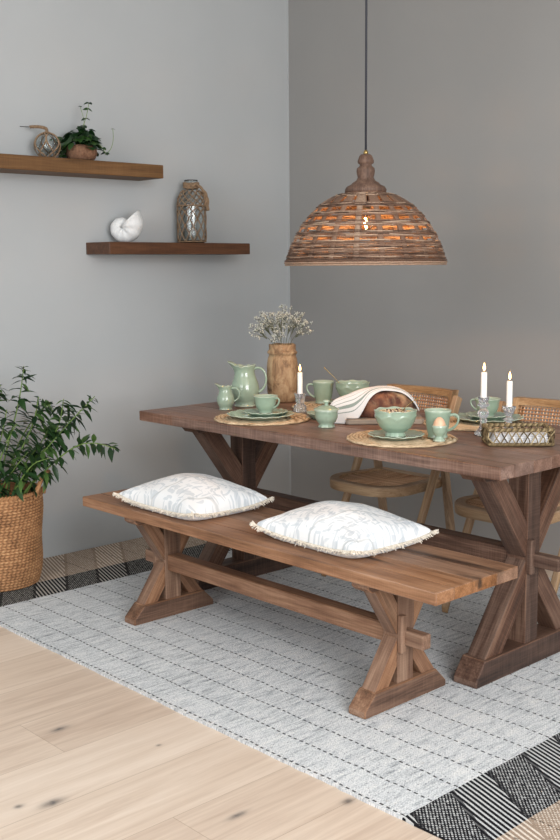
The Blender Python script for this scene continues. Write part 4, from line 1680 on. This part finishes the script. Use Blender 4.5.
def spoon(p0, p1, label, group):
    """rests with its bowl at p0, handle end at p1"""
    p0, p1 = Vector(p0), Vector(p1)
    d = (p1 - p0)
    root = tag(empty('teaspoon', p0), label, 'spoon', group)
    mb = MB()
    mid = (p0 + p1) / 2 + Vector((0, 0, 0.004))
    pts = catmull([p0, mid, p1], 8)
    tube(mb, pts, lambda w: 0.0016 + 0.0020 * w ** 2, 8, flat=0.6)
    mb.build('spoon_handle', M['brass'], root)
    mb = MB()
    mt = Matrix.Translation(p0 - d.normalized() * 0.014) @ d.to_track_quat('X', 'Z').to_matrix().to_4x4()
    vs, fs = [], []
    nu, nv = 10, 6
    for i in range(nu + 1):
        u = -1 + 2 * i / nu
        for j in range(nv + 1):
            v = -1 + 2 * j / nv
            w = math.sqrt(max(0.0, 1 - u * u))
            vs.append(mt @ Vector((0.019 * u, 0.012 * v * w, -0.006 * (1 - u * u) * (1 - v * v))))
    n1 = len(vs)
    vs += [p + Vector((0, 0, -0.001)) for p in vs]
    for i in range(nu):
        for j in range(nv):
            a = i * (nv + 1) + j
            fs.append((a, a + nv + 1, a + nv + 2, a + 1))
            fs.append((n1 + a, n1 + a + 1, n1 + a + nv + 2, n1 + a + nv + 1))
    mb.add(vs, fs)
    mb.build('spoon_bowl', M['brass'], root)
    return root


# setting with the plain cup, nearest the corner of the table
d1 = P1 + Vector((0.018, -0.026, 0.0085))
plate('dinner_plate', d1, 0.133, 'sage dinner plate on the front straw mat, under the saucer and cup', 'sage dinner plates')
s1 = d1 + Vector((-0.012, 0.038, 0.0080))
plate('saucer', s1, 0.088, 'small sage saucer under the front teacup', 'sage saucers', h=0.014)
teacup(s1 + Vector((0.0, 0.0, 0.0078)), (0.97, 0.22), 'sage teacup on the stacked plates beside the wooden jar', 'sage teacups')

# far setting with plates and cup
d4 = P4 + Vector((0.032, 0.050, 0.0085))
plate('dinner_plate', d4, 0.133, 'sage dinner plate at the far side of the table behind the crystal candlesticks', 'sage dinner plates')
s4 = d4 + Vector((-0.02, 0.02, 0.0080))
plate('saucer', s4, 0.083, 'small sage saucer on the far dinner plate behind the candlesticks', 'sage saucers', h=0.014)
teacup(s4 + Vector((0, 0, 0.0078)), (-0.95, -0.45), 'sage teacup behind the two tall crystal candlesticks', 'sage teacups')

# muesli setting
pl2 = P2 + Vector((0.004, -0.034, 0.0085))
plate('side_plate', pl2, 0.098, 'sage side plate under the muesli bowl', 'sage side plates', h=0.014)
b2 = pl2 + Vector((0.000, -0.004, 0.0078))
bowl(b2, 'sage scalloped bowl of muesli on the front straw mat', 'sage breakfast bowls')
mb = MB()
lathe(mb, [(0.0690, 0.079), (0.045, 0.085), (0, 0.088)], 40, b2, lambda a, r, z, i: (r, z + 0.001 * math.sin(5 * a)))
rz = random.Random(3)
n_y = len(mb.f)
mats_idx = []
for k in range(240):
    a, r = rz.uniform(0, 2 * PI), 0.060 * math.sqrt(rz.random())
    c = b2 + Vector((r * math.cos(a), r * math.sin(a), 0.0835 + 0.011 * (1 - (r / 0.06) ** 2) * rz.random()))
    rr = rz.uniform(0.0022, 0.0048)
    e = Euler((rz.uniform(0, 3), rz.uniform(0, 3), rz.uniform(0, 3))).to_matrix()
    vs = [c + e @ Vector(q) for q in ((rr, 0, 0), (0, rr * .8, 0), (-rr, 0, 0), (0, -rr * .8, 0), (0, 0, rr * .5), (0, 0, -rr * .5))]
    f0 = len(mb.f)
    mb.add(vs, [(0, 1, 4), (1, 2, 4), (2, 3, 4), (3, 0, 4), (1, 0, 5), (2, 1, 5), (3, 2, 5), (0, 3, 5)])
    mats_idx += [1 if rz.random() < 0.62 else 2] * 8
mu = mb.build('muesli', [M['yoghurt'], M['muesli_a'], M['muesli_b']])
for i, q in enumerate(mats_idx):
    mu.data.polygons[n_y + i].material_index = q
tag(mu, 'muesli with oats and dark berries in the front sage bowl', 'muesli', kind='stuff')
spoon(b2 + Vector((0.022, 0.02, 0.096)), b2 + Vector((0.068, 0.050, 0.136)), 'thin brass teaspoon standing in the muesli bowl', 'brass teaspoons')
m2 = Vector((P2.x + 0.098, P2.y + 0.075, PZ))
mug(m2, (0.90, 0.44), 'sage mug of coffee on the front straw mat beside the egg cup', 'sage mugs')
e2 = Vector((P2.x + 0.150, P2.y + 0.020, PZ - 0.001))
mb = MB()
lathe(mb, [(0, 0.003), (0.017, 0.003), (0.019, 0.0005), (0.0215, 0.001), (0.020, 0.006), (0.0145, 0.012), (0.0135, 0.018), (0.018, 0.024), (0.0235, 0.034), (0.0248, 0.046), (0.0262, 0.0545), (0.0250, 0.0555),
           (0.0232, 0.052), (0.0215, 0.040), (0.016, 0.028), (0, 0.023)], 48, e2, scal(8, 0.03, 0.0, 0.007))
tag(mb.build('egg_cup', M['sage']), 'small sage egg cup holding the boiled egg', 'egg cup')
mb = MB()
ep = []
for k in range(25):
    th = PI * k / 24
    z = -math.cos(th)
    r = math.sin(th) * (1 - 0.11 * z)
    ep.append((0.0213 * r, 0.0285 * z))
ep[0] = (0, ep[0][1])
ep[-1] = (0, ep[-1][1])
lathe(mb, ep, 36, e2 + Vector((0, 0, 0.0545)))
tag(mb.build('boiled_egg', M['egg']), 'pale brown boiled egg sitting in the sage egg cup', 'egg')

# far setting with mug and bowl
mug(Vector((1.150, -0.893, PZ)), (-0.80, -0.60), 'sage mug of coffee at the far side of the table beside the far bowl', 'sage mugs')
pl3 = Vector((1.282, -0.848, PZ))
plate('side_plate', pl3, 0.098, 'sage side plate under the far bowl with a spoon, behind the tea towel', 'sage side plates', h=0.014)
b3 = pl3 + Vector((0.0, 0.0, 0.0078))
bowl(b3, 'sage scalloped bowl with a spoon behind the tea towel', 'sage breakfast bowls')
spoon(b3 + Vector((-0.030, -0.02, 0.060)), b3 + Vector((-0.098, -0.075, 0.152)), 'thin brass teaspoon leaning out of the far bowl', 'brass teaspoons')

# lidded sugar bowl, small dish beside it
SU_ = Vector((1.612, -1.345, TOPZ + 0.0005))
sug = tag(empty('sugar_bowl', SU_), 'small lidded sage sugar bowl in front of the tea towel', 'sugar bowl')
mb = MB()
lathe(mb, [(0, 0.004), (0.024, 0.004), (0.026, 0.0), (0.031, 0.0008), (0.029, 0.008), (0.026, 0.013), (0.036, 0.022), (0.043, 0.037), (0.0445, 0.050), (0.0435, 0.060), (0.047, 0.066), (0.045, 0.067), (0.040, 0.060), (0.038, 0.036), (0.026, 0.020), (0, 0.016)],
      64, SU_, lambda a, r, z, i: (r * (1 + (0.045 if z < 0.01 else 0.0) * math.cos(9 * a)), z))
mb.build('pot_body', M['sage'], sug)
mb = MB()
lathe(mb, [(0.0, 0.064), (0.044, 0.064), (0.0485, 0.067), (0.048, 0.070), (0.042, 0.073), (0.030, 0.080), (0.014, 0.084), (0.0, 0.085)], 64, SU_)
lid = mb.build('lid', M['sage'], sug)
mb = MB()
lathe(mb, [(0.0, 0.083), (0.009, 0.083), (0.007, 0.088), (0.008, 0.093), (0.0125, 0.097), (0.0125, 0.1015), (0.008, 0.104), (0, 0.1045)], 32, SU_)
mb.build('knob', M['sage'], lid)
plate('side_plate', Vector((1.430, -1.184, TOPZ + 0.0005)), 0.062, 'sage side plate lying on bare wood behind the lidded sugar bowl', 'sage side plates', h=0.022)


# pitchers
def pitcher(name, loc, prof, spout, hd, hargs, label, seg=72, lipz=0.0):
    root = tag(empty(name, loc), label, 'jug', 'sage jugs')
    sa = math.atan2(spout[1], spout[0])
    zt = max(z for r, z in prof)

    def f(a, r, z, i):
        w = max(0.0, (z - zt * 0.74) / (zt * 0.26)) ** 1.6
        da = (a - sa + PI) % (2 * PI) - PI
        sp = math.exp(-(da / 0.42) ** 2)
        back = math.exp(-(((abs(da) - PI)) / 0.8) ** 2)
        rr = r * (1 + 0.62 * sp * w) + (0.03 * r * math.cos(10 * a) if z < zt * 0.035 else 0)
        zz = z + w * zt * (0.09 * sp + 0.0 * back - 0.035 * math.exp(-((abs(da) - 1.4) / 0.6) ** 2)) + w * 0.012 * zt * math.cos(9 * a)
        return rr, zz
    mb = MB()
    lathe(mb, prof, seg, loc, f)
    mb.build('jug_body', M['sage'], root)
    mb = MB()
    handle(mb, loc, hd, *hargs)
    mb.build('handle', M['sage'], root)
    return root


J = Vector((0.925, -1.150, TOPZ + 0.0005))
jp = [(0, 0.005), (0.040, 0.005), (0.043, 0.0), (0.048, 0.001), (0.046, 0.008), (0.041, 0.012), (0.050, 0.026), (0.0605, 0.052), (0.0625, 0.075), (0.058, 0.100), (0.048, 0.126), (0.0425, 0.145), (0.0430, 0.160), (0.047, 0.176), (0.049, 0.180), (0.0475, 0.181),
      (0.0435, 0.172), (0.0395, 0.158), (0.039, 0.145), (0.0445, 0.126), (0.054, 0.100), (0.0585, 0.075), (0.056, 0.052), (0.040, 0.022), (0, 0.016)]
pitcher('pitcher', J, jp, (-0.80, -0.6), (0.80, 0.6), (0.163, 0.062, 0.043, 0.060, 0.044, 0.0060, 0.0), 'large sage water jug near the far end of the table')
Cm = Vector((0.950, -1.282, TOPZ + 0.0005))
cp_ = [(r * 0.605 if r else 0, z * 0.565) for r, z in jp]
pitcher('creamer', Cm, cp_, (-0.80, -0.6), (0.80, 0.6), (0.090, 0.036, 0.027, 0.037, 0.030, 0.0042, 0.0), 'little sage milk jug in front of the large jug')

# carved jar with dried sprigs
VJ = Vector((0.925, -0.925, TOPZ + 0.0005))
mb = MB()
vp = [(0, 0.002), (0.058, 0.0), (0.064, 0.006), (0.069, 0.05), (0.071, 0.11), (0.070, 0.160), (0.066, 0.190), (0.061, 0.205), (0.060, 0.212), (0.066, 0.216), (0.067, 0.224), (0.062, 0.229), (0.059, 0.236), (0.060, 0.252), (0.058, 0.258),
      (0.050, 0.256), (0.047, 0.23), (0.055, 0.19), (0.058, 0.10), (0.052, 0.03), (0, 0.02)]
lathe(mb, vp, 72, VJ, lambda a, r, z, i: (r * (1 + 0.012 * math.sin(3 * a + z * 9) + 0.008 * math.sin(8 * a + z * 30)), z + (0.0015 * math.sin(5 * a) if z > 0.2 else 0)))
tag(mb.build('carved_jar', M['vase']), 'old pale brown wooden jar with a ringed neck holding dried sprigs', 'jar')
rs = random.Random(15)
for (a, z, f) in ((-0.135, 0.345, 0.02), (-0.105, 0.385, -0.02), (-0.075, 0.40, 0.03), (-0.045, 0.375, -0.03), (-0.01, 0.40, 0.02), (0.02, 0.43, -0.01), (0.05, 0.395, 0.03), (0.085, 0.40, -0.03), (0.115, 0.36, 0.01), (-0.02, 0.33, 0.05)):
    k = 0.86
    b0 = VJ + RR * a * 0.12 + FF * f * 0.2 + Vector((0, 0, 0.05))
    b1 = VJ + RR * a * 0.28 + FF * f * 0.4 + Vector((0, 0, 0.245))
    tip = VJ + RR * a * k + FF * f + Vector((0, 0, z * 0.985))
    fork = b1.lerp(tip, 0.55)
    sp = tag(empty('dried_sprig', b0), 'fine sprig of dried white flowers standing in the wooden jar', 'flower', 'dried sprigs in the wooden jar')
    mb = MB()
    tube(mb, catmull([b0, b1, fork], 6), 0.0011, 5)
    mbb = MB()
    for q in range(22):
        e = tip + RR * rs.uniform(-0.030, 0.030) + FF * rs.uniform(-0.026, 0.026) + Vector((0, 0, rs.uniform(-0.055, 0.010)))
        st = b1.lerp(fork, rs.uniform(0.65, 1.0))
        tube(mb, catmull([st, st.lerp(e, 0.5) + Vector((0, 0, 0.004)), e], 3), 0.00055, 4)
        for w in range(5):
            c = e + Vector((rs.uniform(-.007, .007), rs.uniform(-.007, .007), rs.uniform(-.006, .006)))
            tube(mb, [e - Vector((0, 0, 0.006)), c], 0.0004, 3)
            rr = rs.uniform(0.0020, 0.0034)
            mbb.add([c + Vector(p) * rr for p in ((1, 0, 0), (-1, 0, 0), (0, 1, 0), (0, -1, 0), (0, 0, 1), (0, 0, -1))],
                    [(0, 2, 4), (2, 1, 4), (1, 3, 4), (3, 0, 4), (2, 0, 5), (1, 2, 5), (3, 1, 5), (0, 3, 5)])
    mb.build('stem', M['twig'], sp)
    mbb.build('blossoms', M['blossom'], sp)


# candles on crystal holders
def candle(p, h, label):
    root = tag(empty('candle', p), label, 'candle', 'burning white candles')
    mb = MB()
    lathe(mb, [(0, 0.0), (0.0105, 0.0), (0.0110, 0.004), (0.0105, h - 0.003), (0.0090, h), (0.006, h - 0.0015), (0, h - 0.002)], 28, p)
    mb.build('wax', M['wax'], root)
    mb = MB()
    tube(mb, [p + Vector((0, 0, h - 0.003)), p + Vector((0, 0.0008, h + 0.008))], 0.0009, 5)
    mb.build('wick', M['wick'], root)
    mb = MB()
    lathe(mb, [(0, h + 0.003), (0.0036, h + 0.008), (0.0048, h + 0.014), (0.0042, h + 0.020), (0.0022, h + 0.028), (0, h + 0.034)], 16, p)
    mb.build('flame', M['flame'], root)
    return root


def holder(p, prof, label, facet=10):
    mb = MB()
    lathe(mb, prof, 60, p, lambda a, r, z, i: (r * (1 + 0.03 * math.cos(facet * a)), z))
    return tag(mb.build('candlestick', M['crystal']), label, 'candlestick', 'crystal candlesticks')


H1 = Vector((1.236, -1.118, TOPZ + 0.0005))
holder(H1, [(0, 0.001), (0.026, 0.0), (0.028, 0.003), (0.028, 0.012), (0.025, 0.026), (0.016, 0.034), (0.015, 0.038), (0.020, 0.046), (0.020, 0.058), (0.023, 0.072), (0.026, 0.078), (0.023, 0.079), (0.0118, 0.076), (0.0112, 0.056), (0, 0.055)],
       'short crystal candlestick in front of the wooden jar')
candle(H1 + Vector((0, 0, 0.0565)), 0.110, 'lit white candle in the short crystal stick in front of the wooden jar')
H2 = Vector((2.148, -1.094, TOPZ + 0.0005))
holder(H2, [(0, 0.001), (0.029, 0.0), (0.031, 0.003), (0.029, 0.010), (0.017, 0.022), (0.012, 0.034), (0.011, 0.050), (0.015, 0.055), (0.011, 0.060), (0.015, 0.066), (0.0195, 0.076), (0.0195, 0.084), (0.014, 0.092), (0.011, 0.096), (0.012, 0.101), (0.019, 0.106), (0.020, 0.112),
            (0.016, 0.116), (0.016, 0.122), (0.020, 0.136), (0.0185, 0.137), (0.0118, 0.134), (0.0112, 0.118), (0, 0.117)], 'tallest crystal candlestick, beside the seagrass tray')
candle(H2 + Vector((0, 0, 0.1185)), 0.108, 'lit white candle in the tallest crystal stick, flame highest of the three')
H3 = Vector((2.190, -0.998, TOPZ + 0.0005))
holder(H3, [(0, 0.001), (0.029, 0.0), (0.031, 0.003), (0.029, 0.010), (0.016, 0.022), (0.012, 0.034), (0.011, 0.046), (0.018, 0.050), (0.018, 0.054), (0.011, 0.058), (0.011, 0.066), (0.016, 0.071), (0.020, 0.084), (0.024, 0.098), (0.022, 0.099), (0.0118, 0.095), (0.0112, 0.078), (0, 0.077)],
       'crystal candlestick standing behind the seagrass tray')
candle(H3 + Vector((0, 0, 0.0785)), 0.112, 'lit white candle just behind the seagrass tray')

# bread on its board under a tea towel
BA = math.atan2(0.731, 0.682)        # long side faces the room corner-wise
e1, e2v = Vector((math.cos(BA), math.sin(BA), 0)), Vector((-math.sin(BA), math.cos(BA), 0))
BC = Vector((1.716, -1.125, TOPZ + 0.0005)) + e2v * 0.075
mb = MB()
bd = bmesh.new()
prism(mb, [(-0.155, -0.085), (-0.145, -0.095), (0.135, -0.095), (0.145, -0.085), (0.145, 0.085), (0.135, 0.095), (-0.145, 0.095), (-0.155, 0.085)], 0.020, Matrix.Translation(BC + Vector((0, 0, 0.0105))) @ Matrix.Rotation(BA, 4, 'Z'), 0.0, 0.003, 4)
bd.free()
tag(mb.build('bread_board', M['board'], angle=0.2), 'pale wooden bread board under the dark loaf', 'board')
BRD = BC + Vector((0, 0, 0.0213)) + e1 * -0.005
LX, LY, LH = 0.125, 0.070, 0.100


def loaf_h(x, y_):
    d = 1 - abs(x / LX) ** 2.4 - abs(y_ / LY) ** 2.2
    return LH * max(0.0, d) ** 0.42


loaf = bpy.data.objects.new('bread_loaf', None)
bpy.data.objects.remove(loaf)
mb = MB()
vs, fs = [], []
nu, nv = 48, 22
for j in range(nv + 1):
    ph = (PI / 2) * j / nv
    for k in range(nu):
        a = 2 * PI * k / nu
        ca, sa = math.cos(a), math.sin(a)
        x = LX * math.copysign(abs(ca) ** 0.85, ca) * (math.cos(ph) ** 0.7 if j < nv else 0.0)
        y_ = LY * math.copysign(abs(sa) ** 0.9, sa) * (math.cos(ph) ** 0.7 if j < nv else 0.0)
        if j == 0:
            x *= 0.93
            y_ *= 0.92
        z = LH * math.sin(ph) ** 0.85
        n_ = mnoise.noise(Vector((x * 28, y_ * 28, z * 28)))
        q = 1 + 0.035 * n_
        vs.append(Vector((x * q, y_ * q, z * (1 + 0.03 * n_))))
for j in range(nv):
    for k in range(nu):
        k2 = (k + 1) % nu
        fs.append((j * nu + k, j * nu + k2, (j + 1) * nu + k2, (j + 1) * nu + k))
fs.append(tuple(range(nu))[::-1])
mb.add(vs, fs)
lo = mb.build('bread_loaf', M['bread'])
lo.location = BRD
lo.rotation_euler = (0, 0, BA)
tag(lo, 'dark floury rye loaf half covered by the tea towel', 'bread')

mb = MB()
ctl = [  # e1,   front(e2,z),      ridge(e2,z),    back(e2,z)
    (-0.222, (-0.060, 0.002), (-0.022, 0.050), (0.012, 0.006)),
    (-0.200, (-0.068, 0.002), (-0.018, 0.082), (0.028, 0.014)),
    (-0.165, (-0.080, 0.002), (-0.012, 0.099), (0.060, 0.030)),
    (-0.125, (-0.088, 0.006), (-0.010, 0.114), (0.084, 0.052)),
    (-0.095, (-0.080, 0.040), (-0.008, 0.126), (0.086, 0.077)),
    (-0.060, (-0.060, 0.098), (-0.004, 0.134), (0.086, 0.085)),
    (-0.020, (-0.044, 0.122), (0.000, 0.138), (0.086, 0.088)),
    (0.030, (-0.036, 0.123), (0.004, 0.136), (0.086, 0.085)),
    (0.075, (-0.030, 0.110), (0.006, 0.122), (0.086, 0.070)),
    (0.112, (-0.024, 0.078), (0.004, 0.092), (0.082, 0.045)),
    (0.135, (-0.022, 0.040), (0.000, 0.050), (0.080, 0.028)),
]
rowsT = []
NVv = 26
for x, f_, r_, b_ in ctl:
    md = ((f_[0] + r_[0]) / 2 - 0.006, (f_[1] * 0.42 + r_[1] * 0.58) + 0.002)
    pr_ = catmull([(f_[0], f_[1], 0), (md[0], md[1], 0), (r_[0], r_[1], 0), ((r_[0] + b_[0]) / 2, (r_[1] * 0.6 + b_[1] * 0.4), 0), (b_[0], b_[1], 0)], 8)
    rowsT.append([Vector((x, p.x, p.y)) for p in pr_])
nV = len(rowsT[0])
cols = [catmull([rowsT[i][k] for i in range(len(rowsT))], 6) for k in range(nV)]
nU = len(cols[0])
vs, wcs, fs = [], [], []
for i in range(nU):
    for k in range(nV):
        p = cols[k][i]
        u, v = i / (nU - 1), k / (nV - 1)
        hgt = p.z + 0.0022 * mnoise.noise(Vector((u * 9, v * 5, 3))) * (1 if p.z > 0.01 else 0)
        base = BC.copy()
        under = loaf_h(p.x + 0.005, p.y) + 0.0235 if abs(p.x) < LX + 0.005 and abs(p.y) < LY else 0.0
        if abs(p.x) < 0.158 and abs(p.y) < 0.099:
            under = max(under, 0.0225)
        hgt = max(hgt, under + 0.0025, 0.002)
        vs.append(base + e1 * p.x + e2v * p.y + Vector((0, 0, hgt)))
        wcs.append((u, v * 1.1, 0))
for i in range(nU - 1):
    for k in range(nV - 1):
        a = i * nV + k
        fs.append((a, a + 1, a + nV + 1, a + nV))
mb.add(vs, fs, wcs)
tw = mb.build('tea_towel', M['towel'])
md_ = tw.modifiers.new('cloth', 'SOLIDIFY')
md_.thickness = 0.0016
md_.offset = 1.0
tag(tw, 'white tea towel with grey-green stripes draped over the loaf', 'towel')

# seagrass tray with folded napkins
TR = Vector((2.343, -1.166, TOPZ + 0.0005))
tray = tag(empty('seagrass_tray', TR), 'small open-weave seagrass tray holding folded white napkins', 'tray')


def tp(a, b, z):
    return TR + e1 * a + e2v * b + Vector((0, 0, z))


mb = MB()
TA, TB, TH = 0.105, 0.060, 0.056
rt = random.Random(9)


def rrect(t_, grow=0.0):
    """perimeter point at fraction t_"""
    a, b = TA + grow, TB + grow
    per = [2 * a, 2 * b, 2 * a, 2 * b]
    s = (t_ % 1.0) * sum(per)
    if s < per[0]:
        return (-a + s, -b)
    s -= per[0]
    if s < per[1]:
        return (a, -b + s)
    s -= per[1]
    if s < per[2]:
        return (a - s, b)
    s -= per[2]
    return (-a, b - s)


for (z, n_s, rad) in ((0.0078, 60, 0.0042), (TH, 60, 0.0048)):
    for ph in (0.0, 2.1, 4.2):
        pts = []
        for i in range(300):
            x, y_ = rrect(i / 300, 0.0036 * math.cos(i / 300 * 2 * PI * 34 + ph))
            pts.append(tp(x, y_, z + 0.0034 * math.sin(i / 300 * 2 * PI * 34 + ph)))
        tube(mb, pts, rad * 0.8, 5, closed=True, tone=rt.uniform(0.25, 0.8))
mb.build('braided_rims', M['hyacinth'], tray)
mb = MB()
NL = 27
for k in range(NL):
    for s in (-1, 1):
        pts = []
        for i in range(9):
            w = i / 8
            x, y_ = rrect((k + s * 1.15 * (w - 0.5)) / NL, 0.0015 + 0.0022 * s * math.cos(w * 2 * PI) + 0.003 * math.sin(PI * w))
            pts.append(tp(x, y_, 0.007 + (TH - 0.007) * w))
        tube(mb, pts, 0.0023, 5, tone=rt.uniform(0.1, 0.95))
mb.build('lattice_sides', M['hyacinth'], tray)
mb = MB()
k = -TB
while k <= TB + 0.001:
    tube(mb, [tp(-TA, k, 0.0045), tp(TA, k, 0.0045)], 0.0038, 5)
    k += 0.0078
mb.build('tray_base', M['hyacinth'], tray)
for n_, (dx_, lift_) in enumerate(((0.0, 0.009), (0.0, 0.0205), (0.0, 0.032))):
    mb = MB()
    for q in range(2):
        board(mb, (0.188 - 0.004 * n_, 0.102 - 0.003 * n_, 0.0052), Matrix.Translation(tp(dx_, 0, lift_ + 0.003 + q * 0.0056)) @ Matrix.Rotation(BA, 4, 'Z'), 0.0022, 0.0008, 60 + n_ + q)
    lab = ['folded white napkin, undermost of three in the seagrass tray', 'folded white napkin, middle of three in the seagrass tray', 'folded white napkin, topmost of three in the seagrass tray'][n_]
    tag(mb.build('folded_napkin', M['napkin'], angle=0.6), lab, 'napkin', 'napkins in the seagrass tray')


# ------------------------------------------------------------------ daylight, lamp light, camera
def area(name, loc, target, sx_, sy_, power, color):
    d = bpy.data.lights.new(name, 'AREA')
    d.shape = 'RECTANGLE'
    d.size, d.size_y = sx_, sy_
    d.energy = power
    d.color = color
    o = bpy.data.objects.new(name, d)
    COL.objects.link(o)
    o.location = loc
    o.rotation_euler = (Vector(target) - Vector(loc)).to_track_quat('-Z', 'Y').to_euler()
    return o


area('window_daylight_side', (6.0, -3.4, 1.9), (0.3, -2.3, 0.5), 2.6, 2.2, 212, (0.985, 0.99, 1.0))
area('window_daylight_front', (2.6, -6.1, 1.9), (1.6, -1.6, 0.3), 2.4, 2.0, 84, (0.97, 0.985, 1.0))
pl_ = bpy.data.lights.new('bulb_glow', 'POINT')
pl_.energy = 8.0
pl_.color = (1.0, 0.44, 0.11)
pl_.shadow_soft_size = 0.02
po = bpy.data.objects.new('bulb_glow', pl_)
COL.objects.link(po)
po.location = LC + Vector((0, 0, 1.488))

w = bpy.data.worlds.new('World')
sc.world = w
w.use_nodes = True
bg = w.node_tree.nodes['Background']
bg.inputs[0].default_value = (0.86, 0.92, 1.0, 1)
bg.inputs[1].default_value = 0.24

cam = bpy.data.cameras.new('Camera')
cam.sensor_fit = 'VERTICAL'
cam.sensor_height = 36.0
cam.lens = 36.0 * 1069.66 / 840.0
co = bpy.data.objects.new('Camera', cam)
COL.objects.link(co)
yaw, pit, roll = 0.82, -0.143, -0.0076
fwv = Vector((-math.sin(yaw) * math.cos(pit), math.cos(yaw) * math.cos(pit), math.sin(pit)))
rv_ = Vector((math.cos(yaw), math.sin(yaw), 0))
uv_ = rv_.cross(fwv)
r2 = rv_ * math.cos(roll) + uv_ * math.sin(roll)
u2 = uv_ * math.cos(roll) - rv_ * math.sin(roll)
mt = Matrix((r2, u2, -fwv)).transposed().to_4x4()
mt.translation = Vector((4.411, -4.1958, 1.3728))
co.matrix_world = mt
cam.clip_start = 0.05
sc.camera = co

sc.view_settings.view_transform = 'Standard'
sc.view_settings.look = 'None'
sc.view_settings.exposure = 0.0
sc.view_settings.gamma = 1.0
sc.view_settings.use_curve_mapping = False
